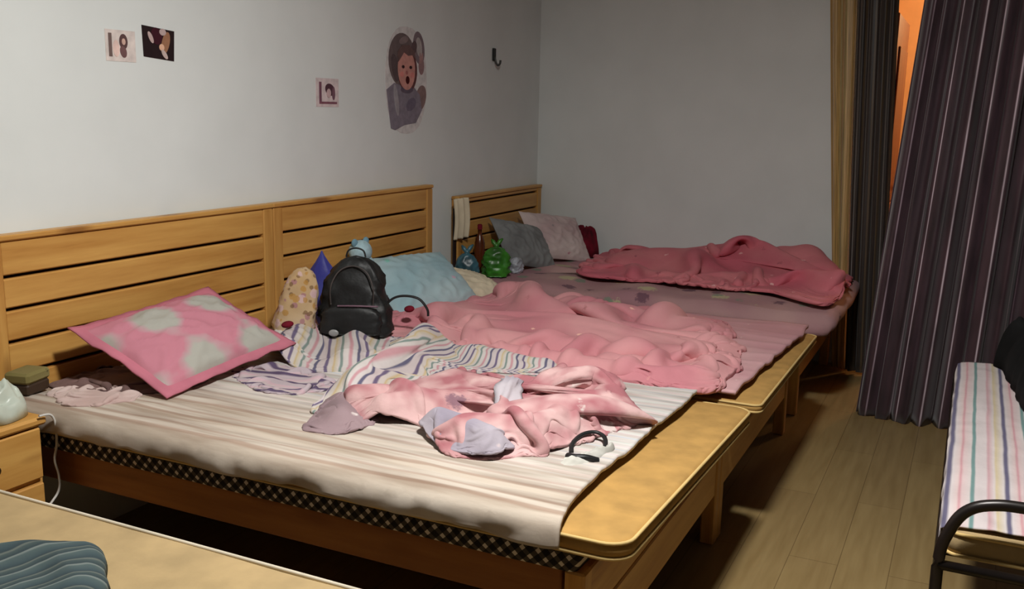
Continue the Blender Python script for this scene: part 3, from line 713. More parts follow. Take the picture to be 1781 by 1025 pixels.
# soft large check material in UV
m, nt, b = base_mat('pink_check', .85, .15)
v = coords(nt, 'UV'); sp = nt.nodes.new('ShaderNodeSeparateXYZ'); nt.links.new(v, sp.inputs[0])
sx = math_n(nt, 'SINE', math_n(nt, 'MULTIPLY', sp.outputs[0], 13.5)); sy = math_n(nt, 'SINE', math_n(nt, 'ADD', math_n(nt, 'MULTIPLY', sp.outputs[1], 9.4), 1.0))
pr = math_n(nt, 'ADD', math_n(nt, 'MULTIPLY', sx, -.35), math_n(nt, 'MULTIPLY', sy, .35))
rr = ramp(nt, [(.34, (190, 124, 138)), (.54, (182, 148, 152)), (.70, (168, 166, 157))]); nt.links.new(math_n(nt, 'ADD', pr, math_n(nt, 'MULTIPLY', mnoise(nt, v, 5, 2), .8)), rr.inputs[0])
nt.links.new(rr.outputs[0], b.inputs['Base Color']); bump(nt, b, mnoise(nt, coords(nt), 22, 4), .25, .008); M_['check'] = m
M_['pinkedge'] = plain('pink_edging', (188, 112, 128), .85, .2, .06)

def frame3(o, ex, ey):
    """orient o so that its local x, y follow the given world vectors"""
    ex = Vector(ex).normalized(); ez = ex.cross(Vector(ey)).normalized(); ey2 = ez.cross(ex)
    o.rotation_euler = Matrix((ex, ey2, ez)).transposed().to_euler()
A = Vector((-1.10, -.10, .80)); B = Vector((-.64, -.26, .87)); Cc = Vector((-.42, -.46, .63)); D = Vector((-1.0, -.52, .60))
p = pillow('pillow', 'pink and grey checked pillow with pink edging propped on the nearest bed', M_['check'], .59, .37, .13, (-.785, -.325, .70), (0, 0, 0), .03, M_['pinkedge'], 3, .05)
frame3(p, (.996, .03, .05), (-.05, .9, .40))

def fab(name, c1, c2, spots, **k): return printed(name, c1, c2, spots, **k)
# middle-bed head group
M_['lblue'] = fab('pale_blue_print', (150, 180, 188), (176, 198, 202), [((120, 196, 176), .5), ((206, 160, 180), .8)], sc=9, dens=.1)
p = pillow('pillow', 'pale blue printed pillow leaning on the headboard behind the backpack', M_['lblue'], .60, .40, .15, (.80, -.29, .635), (0, 0, 0), 0, None, 5)
frame3(p, (.95, -.22, -.03), (.10, .30, .24))
p = pillow('pillow', 'cream pillow half hidden beside the pale blue pillow', plain('cream_print', (214, 202, 176), .85, .2, .12, 12, bmp=.3, bs=25), .46, .36, .13, (1.15, -.33, .58), (0, 0, 0), 0, None, 6)
frame3(p, (.8, -.5, -.18), (.35, .55, .12))
# pale blue plush
tb = thing('plush_toy', 'small pale blue plush toy peeking over the black backpack', 'toy', (.50, -.14, .74))
def blob(mb, c, r, n=16):
    prof = [(math.sin(a)*1.0, -math.cos(a)) for a in np.linspace(.05, math.pi-.05, n)]
    a2 = np.linspace(0, 2*math.pi, 20, endpoint=False)
    P = [[(c[0]+r[0]*p_*math.cos(t), c[1]+r[1]*p_*math.sin(t), c[2]+r[2]*z) for t in a2] for p_, z in prof]
    b0 = len(mb.v); mb.grid(P, wrap_v=True); mb.f.append(tuple(b0+i for i in range(20))[::-1]); mb.f.append(tuple(b0+(n-1)*20+i for i in range(20))); return mb
M_['plush'] = plain('pale_blue_plush', (176, 206, 214), .95, .1, .15, 20, bmp=.5, bs=80)
mb = MB(); blob(mb, (0, 0, .08), (.065, .05, .055)); blob(mb, (.02, 0, -.04), (.085, .06, .11)); mb.build('plush_body', M_['plush'], tb, True)
for s in (-.045, .045): blob(MB(), (s, 0, .125), (.02, .012, .02)).build('ear', plain('plush_ear', (120, 160, 176), .9), tb, True)
# patterned beige tote
M_['tote'] = fab('beige_patterned_tote', (184, 152, 108), (196, 174, 146), [((160, 110, 124), .8), ((120, 90, 60), 1.1), ((206, 176, 178), .55), ((176, 130, 60), .7)], sc=30, dens=.3)
def softbox(w, d, h, taper=.75, bulge=.3, seed=0, n=36, k=22, wr=.02, pw=3.0):
    a = np.linspace(0, 2*math.pi, n, endpoint=False); rows = []
    ca, sa = np.cos(a), np.sin(a)
    ex = np.sign(ca)*np.abs(ca)**(2/pw); ey = np.sign(sa)*np.abs(sa)**(2/pw)
    for i in range(k):
        t = i/(k-1); prof = (1-(1-taper)*t)*(1+bulge*.3*math.sin(math.pi*t))
        e = min(1, math.sqrt(max(0, 1-max(0, (t-.72)/.28)**2.2))) if t > .72 else 1
        e *= min(1, .85+t*3)
        e = max(e, .03)
        wv = 1+wr*np.array(ridged(ca*1.5+seed, sa*1.5, t*4)-.5)*2
        rows.append(np.stack([ex*w/2*prof*e*wv, ey*d/2*prof*(e**.6)*wv, np.full(n, h*t)], -1))
    mb = MB().grid(np.array(rows), wrap_v=True); mb.f.append(tuple(range(n))[::-1]); mb.f.append(tuple((k-1)*n+i for i in range(n)))
    return mb
CAMDIR = Vector((-.86, -.51, 0))
def faceto(o, ang=0.0):
    # local -y looks at the viewer side
    o.rotation_euler = (0, 0, math.atan2(CAMDIR.y, CAMDIR.x)+math.pi/2+ang)
tt = thing('tote_bag', 'beige patterned soft bag standing left of the black backpack', 'bag', (-.17, -.27, .585)); faceto(tt, .1); tt.rotation_euler.x = -.12; tt.rotation_euler.y = .22
softbox(.17, .13, .27, .6, .3, 3, wr=.06).build('bag_body', M_['tote'], tt, True)
# blue-purple bag
bb = thing('drawstring_bag', 'shiny blue and purple pointed bag between beige bag and backpack', 'bag', (.10, -.22, .71)); faceto(bb)
M_['bluebag'] = fab('blue_purple_satin', (44, 40, 120), (84, 90, 170), [((70, 30, 90), .7)], sc=9, dens=.15, rough=.4)
mb = MB(); a = np.linspace(0, 2*math.pi, 24, endpoint=False); rows = []
for t, rx in ((-.15, .02), (-.10, .035), (-.02, .05), (.05, .062), (.09, .045), (.12, .026), (.15, .010), (.17, .002)):
    rows.append(np.stack([rx*np.cos(a)*(1+.16*np.sin(a*5)), rx*.6*np.sin(a), np.full(24, t)], -1))
mb.grid(np.array(rows), wrap_v=True); mb.f.append(tuple(range(24))[::-1]); mb.build('bag_body', M_['bluebag'], bb, True)
# backpack
bp = thing('backpack', 'black backpack standing upright on the middle bed', 'backpack', (-.005, -.46, .565)); faceto(bp, -.12); bp.rotation_euler.x = -.10
softbox(.30, .17, .325, .60, .35, 9, n=48, k=30, wr=.09).build('pack_body', M_['black'], bp, True)
pk = softbox(.235, .05, .12, .9, .3, 12, n=40, k=16, wr=.05); pk.v = [(x, y-.092, z+.012) for x, y, z in pk.v]
fp = pk.build('front_pocket', M_['black'], bp, True)
M_['zip'] = plain('mauve_zip', (112, 84, 98), .5, .4, .1)
MB().tube(spline([(-.05, -.113, .128), (.02, -.118, .130), (.11, -.105, .128)], 6), .0035, 8).build('zipper', M_['zip'], fp, True)
MB().tube(spline([(-.085, -.075, .13), (-.085, -.080, .2), (-.055, -.068, .262), (0, -.062, .285), (.055, -.068, .262), (.085, -.08, .2), (.085, -.075, .13)], 8), .003, 8).build('zipper', plain('grey_zip', (70, 64, 62), .5), bp, True)
MB().tube(spline([(-.04, 0, .318), (-.03, 0, .345), (.0, 0, .355), (.03, 0, .345), (.04, 0, .318)], 6), .006, 8, flat=.6).build('top_handle', M_['black'], bp, True)
MB().tube(spline([(.105, .0, .10), (.15, .0, .15), (.20, -.005, .165), (.26, -.01, .155), (.295, -.01, .115), (.30, -.01, .085)], 8), .0085, 10, flat=.6).build('shoulder_strap', M_['black'], bp, True)
blob(MB(), (-.06, -.135, .022), (.02, .006, .014)).build('buckle', plain('grey_buckle', (150, 150, 150), .4, .5), bp, True)
# little crimson purse near striped blanket edge
tag(blob(MB(), (0, 0, 0), (.03, .018, .013)).build('coin_purse', M_['red'], None, True), 'tiny dark red purse at the foot of the beige bag', 'purse').location = (-.31, -.36, .655)
tag(heap(MB(), [(-.10, -.14), (-.2, -.2), (-.27, -.24), (-.24, -.30), (-.14, -.26), (-.05, -.2)], [(-.14, -.2), (-.2, -.25)], zb1, .03, [([(-.12, -.2), (-.22, -.26)], .02, .03)], .01, 18, seed=77, nr=24, ns=8, edge=.03).build('tissue_bundle', M_['white'], None, True), 'white crumpled tissues between beige bag and pink checked pillow', 'tissues')
tag(blob(MB(), (0, 0, 0), (.026, .02, .014)).build('hair_clip', M_['red'], None, True), 'small crimson hair clip on the duvet right of the backpack', 'hair clip').location = (.22, -.58, .645)

# far-bed pillows
M_['fp'] = fab('pink_white_flower_print', (196, 172, 172), (216, 200, 196), [((190, 120, 140), .9), ((150, 150, 150), 1.2)], sc=12, dens=.12)
p = pillow('pillow', 'pinkish white flowered pillow leaning on the far corner headboard', M_['fp'], .46, .36, .13, (2.42, -.31, .69), (0, 0, 0), 0, None, 8)
frame3(p, (.75, -.45, -.12), (.02, .28, .30))
p = pillow('pillow', 'grey pillow leaning left of the flowered pillow in the far corner', plain('grey_stripe_cloth', (132, 134, 134), .85, .2, .15, 7, bmp=.3, bs=30), .44, .34, .12, (2.05, -.26, .68), (0, 0, 0), 0, None, 9)
frame3(p, (.8, -.3, -.18), (.05, .28, .34))
mb = heap(MB(), [(2.60, -.2), (2.50, -.36), (2.58, -.48), (2.70, -.50), (2.77, -.42), (2.77, -.22)], [(2.66, -.3), (2.66, -.4)], zb3, .10, [([(2.7, -.25), (2.68, -.45)], .05, .06)], .03, 16, seed=81, nr=30, ns=10, edge=.05)
tag(mb.build('red_garment', M_['red'], None, True), 'dark red garment crumpled against the back wall by the flowered pillow', 'garment')
tag(blob(MB(), (0, 0, 0), (.035, .03, .028)).build('black_ball', M_['black'], None, True), 'small black ball on the far bed against the back wall', 'ball').location = (2.755, -1.83, .61)

# ------------------------------------------------------------------ nightstands
def nightstand(label, x0, x1, yf, zt):
    t = thing('nightstand', label, 'nightstand', (0, 0, 0))
    MB().box((x0+.01, yf+.012, .02), (x1-.01, -.015, zt-.026), .003).build('cabinet_body', M_['woodz'], t)
    MB().box((x0-.0, yf-.012, zt-.025), (x1+.0, -.01, zt), .007).build('nightstand_top', M_['woodx'], t)
    zs = [.06, .26, .44, zt-.035]
    for a, b_ in ((.06, .22), (.235, .39), (.405, zt-.032)):
        d = MB().box((x0+.02, yf-.006, a), (x1-.02, yf+.0115, b_), .004).build('drawer', M_['woodx'], t)
        k = MB().lathe([(.006, 0), (.006, .012), (.014, .016), (.014, .024), (.004, .028)], n=14).build('knob', M_['metal'], d, True)
        k.rotation_euler = (math.pi/2, 0, 0); k.location = ((x0+x1)/2, yf-.006, (a+b_)/2)
    return t
nightstand('pine nightstand wedged beside the head of the nearest bed', -1.735, -1.368, -.325, .588)
nightstand('pine nightstand between the middle and far corner beds', 1.335, 1.52, -.26, .50)
# things on near nightstand
bx = thing('tissue_box', 'olive and dark patterned box at the head corner of the nearest bed', 'box', (-1.255, -.115, .598), (0, 0, .25))
MB().box((-.05, -.04, 0), (.05, .04, .035), .006).build('box_base', plain('dark_tin', (62, 46, 34), .6), bx)
MB().box((-.053, -.043, .035), (.053, .043, .07), .008).build('box_lid', fab('olive_pattern', (110, 100, 56), (140, 130, 84), [((70, 64, 40), 1.5)], sc=20), bx)
mb = heap(MB(), [(-1.56, -.10), (-1.56, -.25), (-1.48, -.31), (-1.39, -.28), (-1.39, -.18), (-1.46, -.09)], [(-1.47, -.18)], lambda x, y: .588+0*x, .05, [([(-1.5, -.14), (-1.44, -.24)], .035, .03)], .02, 16, seed=91, nr=30, ns=10, edge=.03)
tag(mb.build('plastic_bag', plain('milky_plastic', (196, 204, 190), .35, .5, .1, bmp=.4, bs=30), None, True), 'whitish plastic bag crumpled on the nearest nightstand', 'bag')
cb = spline([(-1.40, -.343, .595), (-1.365, -.346, .590), (-1.352, -.348, .56), (-1.350, -.346, .50), (-1.358, -.342, .45), (-1.350, -.344, .40), (-1.354, -.342, .35), (-1.40, -.342, .30), (-1.43, -.346, .2)], 8)
tag(MB().tube(cb, .0035, 8).build('power_cable', M_['white'], None, True), 'thin white cable hanging down the corner of the nearest nightstand', 'cable')

# things between middle and far bed
tw = MB()
rows = []
for t in np.linspace(0, 1, 24):
    xx = 1.50+.0*t
    rows.append([(1.515+.155*s+.004*math.sin(s*30), -.072-.012*math.sin(s*14)-.01*math.sin(t*3), .985-.23*t) for s in np.linspace(0, 1, 18)])
tw.grid(np.array(rows))
tag(tw.build('hanging_towel', M_['cream'], None, True, solid=.01), 'cream towel hanging on the left post of the far corner headboard', 'towel')
tag(MB().tube([(1.545, -.06, .0), (1.545, -.06, .93)], .011, 10).build('umbrella_stick', plain('dark_brown', (50, 36, 32), .5), None, True), 'dark upright stick leaning between the middle and far headboards', 'stick')
def plasticbag(name, label, loc, c, w, h, seed, knot=True, d=.10):
    t = thing(name, label, 'bag', loc)
    mt = plain(name+'_plastic', c, .35, .5, .35, 9, bmp=.5, bs=25)
    softbox(w, d, h, .7, .8, seed, wr=.14, pw=2.3).build('bag_body', mt, t, True)
    if knot:
        mb = MB(); blob(mb, (0, 0, h), (.015, .012, .018)); mb.tube([(0, 0, h), (.02, 0, h+.03), (.035, 0, h+.045)], [.01, .012, .004], 8); mb.tube([(0, 0, h), (-.02, 0, h+.025), (-.03, 0, h+.04)], [.01, .012, .004], 8)
        mb.build('bag_handle', mt, t, True)
    return t
g = plasticbag('green_bag', 'bright green plastic bag by the head of the far corner bed', (1.64, -.28, .552), (58, 128, 40), .15, .17, 3)
faceto(g)
g = plasticbag('teal_bag', 'blue and teal plastic bag left of the green bag', (1.455, -.19, .502), (60, 104, 118), .13, .20, 7, d=.09)
faceto(g)
g = plasticbag('clear_bag', 'small whitish clear plastic bag right of the green bag', (1.80, -.33, .552), (176, 180, 190), .09, .09, 11, False, .07)
bt = thing('brown_bottle', 'slim brown bottle standing behind the green bag', 'bottle', (1.72, -.13, .55))
MB().lathe([(.028, 0), (.03, .01), (.03, .17), (.022, .2), (.012, .22), (.012, .25)], n=20).build('bottle_body', plain('brown_glass', (92, 44, 20), .25, .5), bt, True)
MB().lathe([(.014, .25), (.014, .275), (.01, .28)], n=16).build('bottle_cap', M_['red'], bt, True)

# ------------------------------------------------------------------ wall pictures
flat_m = {}
def fm(c, rough=.7):
    if (c, rough) not in flat_m: flat_m[c, rough] = plain('print_%d_%d_%d' % c, c, rough, .2, .08, 30)
    return flat_m[c, rough]
def patch(name, cx, cz, rx, rz, rot, c, parent, layer, n=28, poly=None, e=2.0):
    pts = []
    if poly is None:
        for a in np.linspace(0, 2*math.pi, n, endpoint=False):
            x = rx*np.sign(math.cos(a))*abs(math.cos(a))**(2/e); z = rz*np.sign(math.sin(a))*abs(math.sin(a))**(2/e)
            pts.append((cx+x*math.cos(rot)-z*math.sin(rot), cz+x*math.sin(rot)+z*math.cos(rot)))
    else: pts = list(poly)
    q = len(parent.children)*.00004
    y0, y1 = -.0010*layer-.0003-q, -.0010*(layer-1)-.0002
    k = len(pts); mb = MB().add([(x, y0, z) for x, z in pts]+[(x, y1, z) for x, z in pts], [tuple(range(k))]+[tuple(range(k, 2*k))[::-1]]+[(i, (i+1) % k, (i+1) % k+k, i+k) for i in range(k)])
    return mb.build(name, fm(c), parent)
def quad(x0, x1, z0, z1): return [(x0, z0), (x1, z0), (x1, z1), (x0, z1)]
t = thing('photo_print', 'small pale photo print, leftmost on the headboard wall', 'photo', (-.715, 0, 1.675))
patch('paper', 0, 0, 0, 0, 0, (226, 214, 208), t, 1, poly=quad(-.065, .065, -.055, .05))
patch('dark_strip', -.048, 0, 0, 0, 0, (120, 100, 96), t, 2, poly=quad(-.052, -.038, -.04, .038))
patch('hair', .012, .012, .018, .026, 0, (96, 70, 70), t, 2); patch('figure', .010, -.022, .014, .02, .3, (120, 88, 88), t, 2); patch('face', .012, .012, .008, .011, 0, (214, 178, 164), t, 3)
patch('shirt', -.02, -.012, .014, .028, 0, (236, 206, 196), t, 2)
t = thing('photo_print', 'dark framed photo of two people, right of the small pale print', 'photo', (-.54, 0, 1.695))
patch('paper', 0, 0, 0, 0, 0, (40, 26, 28), t, 1, poly=[(-.075, -.052), (.068, -.062), (.075, .045), (-.078, .056)])
patch('hair', -.012, .022, .026, .03, .3, (64, 24, 36), t, 2); patch('face', -.040, .016, .009, .022, .5, (200, 176, 172), t, 3)
patch('jacket', .03, .0, .018, .042, -.35, (160, 116, 88), t, 2); patch('face', .010, -.016, .012, .012, 0, (232, 186, 156), t, 3)
patch('shirt', .022, -.040, .009, .020, .7, (206, 186, 180), t, 3); patch('background', .018, .038, .016, .012, 0, (190, 168, 166), t, 2)
t = thing('photo_print', 'small pinkish photo print alone above the headboard seam', 'photo', (.455, 0, 1.545))
patch('paper', 0, 0, 0, 0, 0, (220, 204, 204), t, 1, poly=quad(-.085, .085, -.065, .062))
patch('dark_edge', 0, 0, 0, 0, 0, (126, 84, 100), t, 2, poly=quad(-.062, -.045, -.05, .045)); patch('dark_edge', 0, 0, 0, 0, 0, (134, 86, 100), t, 2, poly=quad(-.062, .07, -.052, -.042))
patch('hair', .018, .012, .036, .026, -.3, (86, 56, 66), t, 2); patch('face', .008, -.004, .016, .020, 0, (206, 176, 178), t, 3); patch('figure', .045, -.004, .012, .03, 0, (120, 86, 98), t, 2)
# large wall sticker of a child
t = thing('wall_sticker', 'large unframed wall sticker of a laughing child with tousled hair', 'sticker', (1.13, 0, 1.62))
patch('pale_backing', .0, .0, .20, .27, 0, (216, 212, 211), t, 1, e=2.4)
patch('hair', -.04, .10, .13, .135, .2, (112, 98, 98), t, 2)
patch('hair', .12, .17, .055, .085, .25, (128, 112, 118), t, 2)
patch('curl', .12, .175, .028, .05, .25, (180, 172, 170), t, 3)
patch('hand', .145, .08, .028, .045, 0, (150, 120, 122), t, 2)
patch('sleeve', .14, -.085, .05, .07, -.5, (140, 116, 114), t, 2)
patch('shirt', .0, 0, 0, 0, 0, (134, 126, 138), t, 2, poly=[(-.19, -.05), (-.12, -.015), (-.03, -.03), (.07, -.03), (.13, -.07), (.15, -.15), (.09, -.215), (-.02, -.225), (-.11, -.25), (-.15, -.24), (-.17, -.15)])
patch('shirt_fold', -.10, -.10, .02, .08, .2, (164, 158, 164), t, 3); patch('shirt_fold', .04, -.12, .05, .03, .4, (112, 104, 120), t, 3)
patch('face_outline', .005, .055, .095, .115, .1, (104, 62, 62), t, 3)
patch('face', -.005, .058, .083, .105, .1, (206, 148, 138), t, 4)
patch('fringe', .0, 0, 0, 0, 0, (110, 86, 84), t, 5, poly=[(-.085, .09), (-.09, .14), (-.05, .175), (.02, .18), (.07, .15), (.085, .11), (.05, .13), (.01, .125), (-.03, .14), (-.05, .12)])
for s in (-.038, .034): patch('eye', s, .068, .013, .008, 0, (60, 36, 40), t, 5)
patch('nose', -.004, .040, .010, .010, 0, (180, 110, 108), t, 5)
patch('mouth', .004, .003, .018, .020, 0, (70, 14, 18), t, 5)
patch('cheek', -.05, .03, .018, .014, 0, (218, 140, 132), t, 5); patch('cheek', .05, .03, .018, .014, 0, (218, 140, 132), t, 5)
patch('curl', -.11, .06, .03, .07, .3, (92, 78, 80), t, 3); patch('curl', .07, .17, .025, .035, -.4, (98, 80, 82), t, 3); patch('curl', -.03, .20, .045, .018, .3, (136, 120, 120), t, 3)
patch('finger', .15, .12, .008, .028, -.2, (170, 134, 132), t, 3); patch('finger', .132, .12, .008, .028, .1, (170, 134, 132), t, 3)
patch('collar', 0, -.045, .06, .018, 0, (102, 90, 104), t, 3)
# black hook
t = thing('wall_hook', 'small black hook stuck alone near the room corner', 'hook', (2.115, 0, 1.79))
MB().box((-.02, -.010, -.02), (.02, -.0005, .055), .004).build('hook_plate', M_['black'], t)
MB().tube(spline([(0, -.010, .0), (0, -.018, -.03), (0, -.032, -.045), (0, -.045, -.035), (0, -.048, -.015)], 6), .007, 8).build('hook_arm', plain('grey_hook', (70, 70, 68), .4), t, True)

# ------------------------------------------------------------------ curtains
def curtain(mb, top, bot, z0, z1, nfold, amp, seed, n=220, k=40, uvn=1.0):
    """top/bot: (x,y) polylines; pleats displace along the local normal"""
    T = np.array(top, float); Bo = np.array(bot, float)
    s = np.linspace(0, 1, n)
    def along(P):
        L = np.r_[0, np.cumsum(np.linalg.norm(np.diff(P, axis=0), axis=1))]; L /= L[-1]
        return np.stack([np.interp(s, L, P[:, 0]), np.interp(s, L, P[:, 1])], -1)
    a, b_ = along(T), along(Bo)
    ph = 2*math.pi*nfold*(s+.035*noise(s*nfold*.7, seed)); rows = []; uvs = []
    for t in np.linspace(0, 1, k):
        c = a*(1-t)+b_*t; tg_ = np.gradient(c, axis=0); nn = np.stack([-tg_[:, 1], tg_[:, 0]], -1); nn /= np.linalg.norm(nn, axis=1)[:, None]
        am = amp*(.65+.45*t)*(1+.5*noise(s*nfold*.8, t*1.2, seed+3))
        d = am*(np.sin(ph+.5*noise(s*6, t*1.5, seed+1))+.25*np.sin(2.3*ph+1))
        tdir = tg_/np.linalg.norm(tg_, axis=1)[:, None]
        c2 = c+nn*d[:, None]+tdir*(amp*.55*np.cos(ph)*.8)[:, None]
        rows.append(np.column_stack([c2, np.full(n, z1+(z0-z1)*t)])); uvs.append(np.stack([s*uvn, np.full(n, t)], -1))
    return mb.grid(np.array(rows), np.array(uvs))
def curtain_mat(name, stops, n, rough=.45, sheen=.3, spec=.5):
    m, nt, b = base_mat(name, rough, spec)
    sp = nt.nodes.new('ShaderNodeSeparateXYZ'); v = coords(nt, 'UV'); nt.links.new(v, sp.inputs[0])
    x = math_n(nt, 'FRACT', math_n(nt, 'MULTIPLY', sp.outputs[0], n))
    r = ramp(nt, stops); nt.links.new(x, r.inputs[0])
    dv = mnoise(nt, coords(nt, 'UV', (60, 9, 1)), 1.0, 3); dr = ramp(nt, [(.3, (150, 150, 150)), (.6, (255, 255, 255))]); nt.links.new(dv, dr.inputs[0])
    nt.links.new(mixc(nt, .8, r.outputs[0], dr.outputs[0], 'MULTIPLY'), b.inputs['Base Color'])
    b.inputs['Sheen Weight'].default_value = sheen
    bump(nt, b, mnoise(nt, coords(nt, 'UV', (90, 6, 1)), 1, 3), .25, .004)
    return m
M_['aub'] = curtain_mat('aubergine_curtain', [(0, (74, 52, 62)), (.33, (70, 46, 54)), (.36, (226, 206, 218)), (.385, (74, 52, 60)), (.55, (60, 42, 52)), (.73, (70, 46, 54)), (.755, (190, 168, 182)), (.78, (66, 44, 54)), (1, (70, 50, 58))], 12)  # pale stops: woven stripes plus fold highlights painted into the colour
M_['brownc'] = curtain_mat('brown_curtain', [(0, (58, 44, 36)), (.4, (48, 36, 30)), (.45, (150, 118, 72)), (.5, (62, 50, 40)), (.8, (40, 32, 30)), (.85, (96, 78, 54)), (1, (58, 44, 36))], 4)
M_['goldc'] = curtain_mat('gold_curtain', [(0, (196, 160, 100)), (.4, (210, 172, 106)), (.6, (160, 144, 90)), (.8, (222, 188, 130)), (1, (196, 160, 100))], 4)
mb = curtain(MB(), [(1.80, -2.42), (1.79, -2.62), (1.80, -3.4)], [(1.83, -2.24), (1.77, -2.42), (1.78, -2.66), (1.79, -3.4)], .001, 2.62, 13, .034, 3, n=460, k=50)
cu = tag(mb.build('curtain', M_['aub'], None, True, solid=.003), 'dark aubergine curtain with pale vertical stripes hanging to the floor at right', 'curtain')
mb = curtain(MB(), [(2.66, -1.80), (2.64, -1.98)], [(2.66, -2.02), (2.62, -2.10)], .02, 2.62, 2.5, .018, 5, n=90)
tag(mb.build('curtain', M_['goldc'], None, True, solid=.003), 'narrow khaki gold curtain hanging against the back wall behind the far bed', 'curtain')
mb = curtain(MB(), [(2.62, -1.98), (2.60, -2.19)], [(2.60, -2.10), (2.56, -2.30)], .02, 2.62, 4, .016, 8, n=120)
tag(mb.build('curtain', M_['brownc'], None, True, solid=.003), 'dark brown curtain with gold lines between gold and aubergine curtains', 'curtain')
for nm, pts_, lb in (('curtain_rod', [(1.80, -2.3, 2.64), (1.80, -3.6, 2.64)], 'metal rod carrying the aubergine curtain near the ceiling'),
                 ('curtain_rod', [(2.65, -1.7, 2.64), (2.60, -2.3, 2.64)], 'metal rod carrying the gold and brown curtains near the ceiling')):
    tag(MB().tube(pts_, .014, 12).build(nm, M_['metal'], None, True), lb, 'curtain rod')

# ------------------------------------------------------------------ right-hand daybed
db = thing('daybed', 'dark metal framed daybed with arched end tube at the right edge', 'bed', (0, 0, 0))
yN, yF, xN, xF = -2.70, -3.45, -.86, .95
fr_ = [(xN, yN, 0), (xN, yN, .30), (xN, yN+.0, .47), (xN, yN-.015, .54), (xN, yN-.045, .595), (xN, yN-.10, .622), (xN, yN-.2, .628), (xN, yF+.2, .628), (xN, yF+.10, .622), (xN, yF+.045, .595), (xN, yF+.0, .5), (xN, yF, .2), (xN, yF, 0)]
MB().tube(spline(fr_, 6), .0135, 14).build('end_frame', M_['metal'], db, True)
MB().tube(spline([(xF, y, min(z, .50+.02*(z > .6))) for _, y, z in fr_], 6), .0135, 14).build('end_frame', M_['metal'], db, True)
MB().tube([(xN, yN, .455), (xN, yF, .455)], .012, 10).build('cross_rail', M_['metal'], db, True)
for y in (yN, yF): MB().tube([(xN, y, .44), (xF, y, .44)], .012, 10).build('side_rail', M_['metal'], db, True)
s = MB()
for i in range(8): s.tube([(xN+.1+i*.22, yN, .445), (xN+.1+i*.22, yF, .445)], .007, 8)
s.build('cross_bars', M_['metal'], db, True)
mattress('thin tan mattress on the metal daybed at the right edge', xN+.03, xF-.03, yF+.01, yN-.004, .53, .53, .065, M_['tan_pale'], M_['piping'], cr=.04)
st2 = [(0, (208, 198, 198)), (.10, (208, 198, 198)), (.13, (116, 146, 144)), (.17, (116, 146, 144)), (.20, (212, 201, 199)), (.32, (212, 189, 189)), (.36, (200, 150, 156)), (.40, (212, 192, 190)), (.50, (208, 199, 199)), (.54, (104, 100, 124)), (.58, (104, 100, 124)), (.62, (212, 203, 201)), (.74, (206, 190, 156)), (.78, (212, 201, 199)), (.88, (199, 160, 165)), (.92, (210, 199, 199)), (1, (208, 198, 198))]
M_['stripeB'] = stripes('bench_stripe', 7.2, st2, 'UV', 1, warp=.01, bmp=.25)
U, V = np.meshgrid(np.linspace(0, 1, 130), np.linspace(0, 1, 70), indexing='ij')
X = xN+.045+(xF-xN-.09)*U; drop = .05+.012*noise(U*9, .7); S = V*(.72+drop)
Y = yN-.006-np.clip(S-drop, 0, None); Z = .537-np.clip(drop-S, 0, None)
edge = np.exp(-((S-drop)/.02)**2); Z = Z-.006*edge; Y = Y+np.where(S < drop, .008+.006*noise(U*20, V*8), 0)
Z = Z+.006*ridged(U*4, V*5, 2.0)+.003*noise(U*22, V*8)
X = X-.0*V; 
mb = MB().grid(np.stack([X, Y, Z], -1), np.stack([X, Y], -1), flip=True)
tag(mb.build('bed_sheet', M_['stripeB'], None, True, solid=-.004), 'white sheet with blue, pink and green stripes on the daybed at right', 'bed sheet')
# black jacket heaped on the daybed
mb = heap(MB(), [(-.30, -2.97), (.10, -2.925), (.5, -2.88), (.80, -2.85), (.90, -2.84), (.91, -3.1), (.85, -3.38), (.3, -3.38), (-.30, -3.36)], [(.1, -3.15), (.7, -3.1)], lambda x, y: .545+0*x, .10,
          [([(.85, -2.92), (.6, -3.0), (.1, -3.1)], .06, .10), ([(.8, -3.1), (.7, -3.3)], .08, .1)], .03, 7, seed=101, nr=50, ns=14, edge=.07, warp=.05)
tag(mb.build('black_jacket', M_['blackcloth'], None, True), 'black jacket heaped on the striped sheet of the daybed', 'jacket')

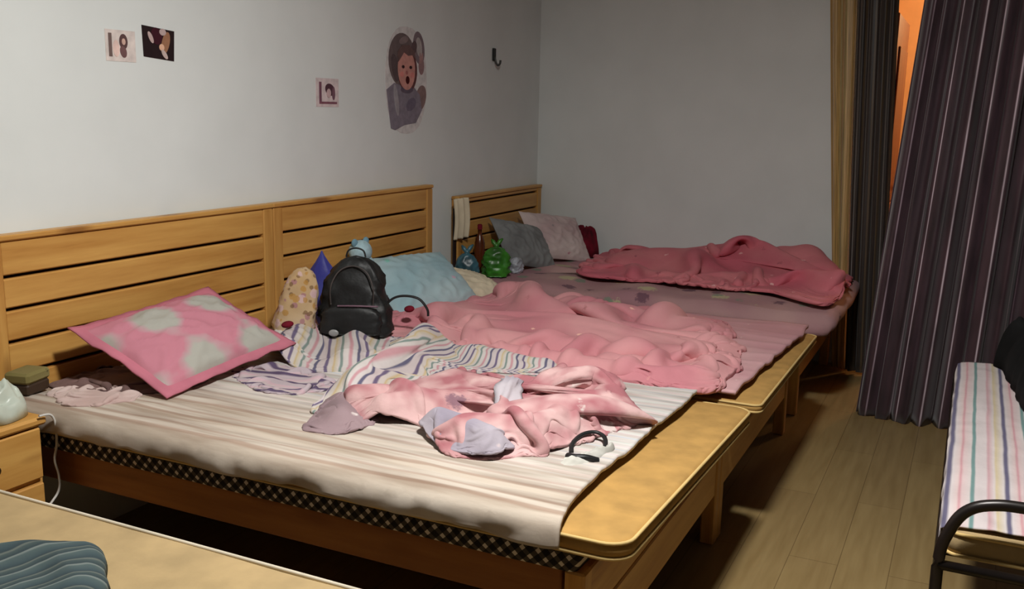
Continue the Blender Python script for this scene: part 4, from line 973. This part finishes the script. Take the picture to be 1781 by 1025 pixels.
# ------------------------------------------------------------------ foreground bed (bottom left)
fb = thing('bed', 'low wooden bed frame in the bottom left foreground', 'bed', (-2.98, 0, 0))
MB().box((.0, -.05, .0), (1.25, -.01, 1.0), .006).build('headboard', M_['woodx'], fb)
for xa in (.01, 1.205): MB().box((xa, -2.0, .30), (xa+.03, -.06, .44), .004).build('side_rail', M_['wood_shaded'], fb)
MB().box((.06, -2.0, .30), (1.19, -1.97, .44), .004).build('foot_board', M_['woodx'], fb)
for xa in (.0, 1.195):
    MB().box((xa, -2.06, 0), (xa+.05, -2.002, .45), .004).build('leg', M_['woodz'], fb)
s = MB()
for i in range(11): s.box((.045, -.15-i*.165, .42), (1.20, -.23-i*.165, .44))
s.build('slats', M_['woodx'], fb)
mattress('pale tan mattress filling the bottom left foreground', -2.99, -1.732, -2.03, -.38, .55, .55, .10, M_['tan_pale'], M_['white_piping'], cr=.04)
m, nt, b = base_mat('blue_plaid', .85, .15)
v = coords(nt, 'UV', (1, 1, 1), (0, 0, .5)); sp = nt.nodes.new('ShaderNodeSeparateXYZ'); nt.links.new(v, sp.inputs[0])
f1 = math_n(nt, 'FRACT', math_n(nt, 'MULTIPLY', math_n(nt, 'ADD', sp.outputs[1], math_n(nt, 'MULTIPLY', mnoise(nt, v, 7, 2), .05)), 17)); r1 = ramp(nt, [(0, (60, 74, 78)), (.35, (74, 88, 88)), (.45, (116, 124, 120)), (.5, (50, 62, 66)), (.7, (66, 78, 78)), (.78, (98, 104, 98)), (.84, (52, 64, 68)), (1, (60, 74, 78))]); nt.links.new(f1, r1.inputs[0])
nt.links.new(r1.outputs[0], b.inputs['Base Color']); bump(nt, b, mnoise(nt, coords(nt), 24, 4), .3, .008)
mb = heap(MB(), [(-2.02, -.93), (-1.94, -.99), (-1.885, -1.09), (-1.895, -1.16), (-1.98, -1.26), (-2.15, -1.42), (-2.4, -1.36), (-2.42, -1.02), (-2.2, -.90)], [(-2.1, -1.08), (-2.2, -1.16)], lambda x, y: .55+0*x, .035,
          [([(-1.98, -.99), (-1.95, -1.14), (-2.1, -1.3)], .010, .05)], .004, 6, seed=111, nr=40, ns=12, edge=.04)
tag(mb.build('checked_cushion', m, None, True), 'blue grey striped cloth cushion on the bottom left mattress', 'cushion')
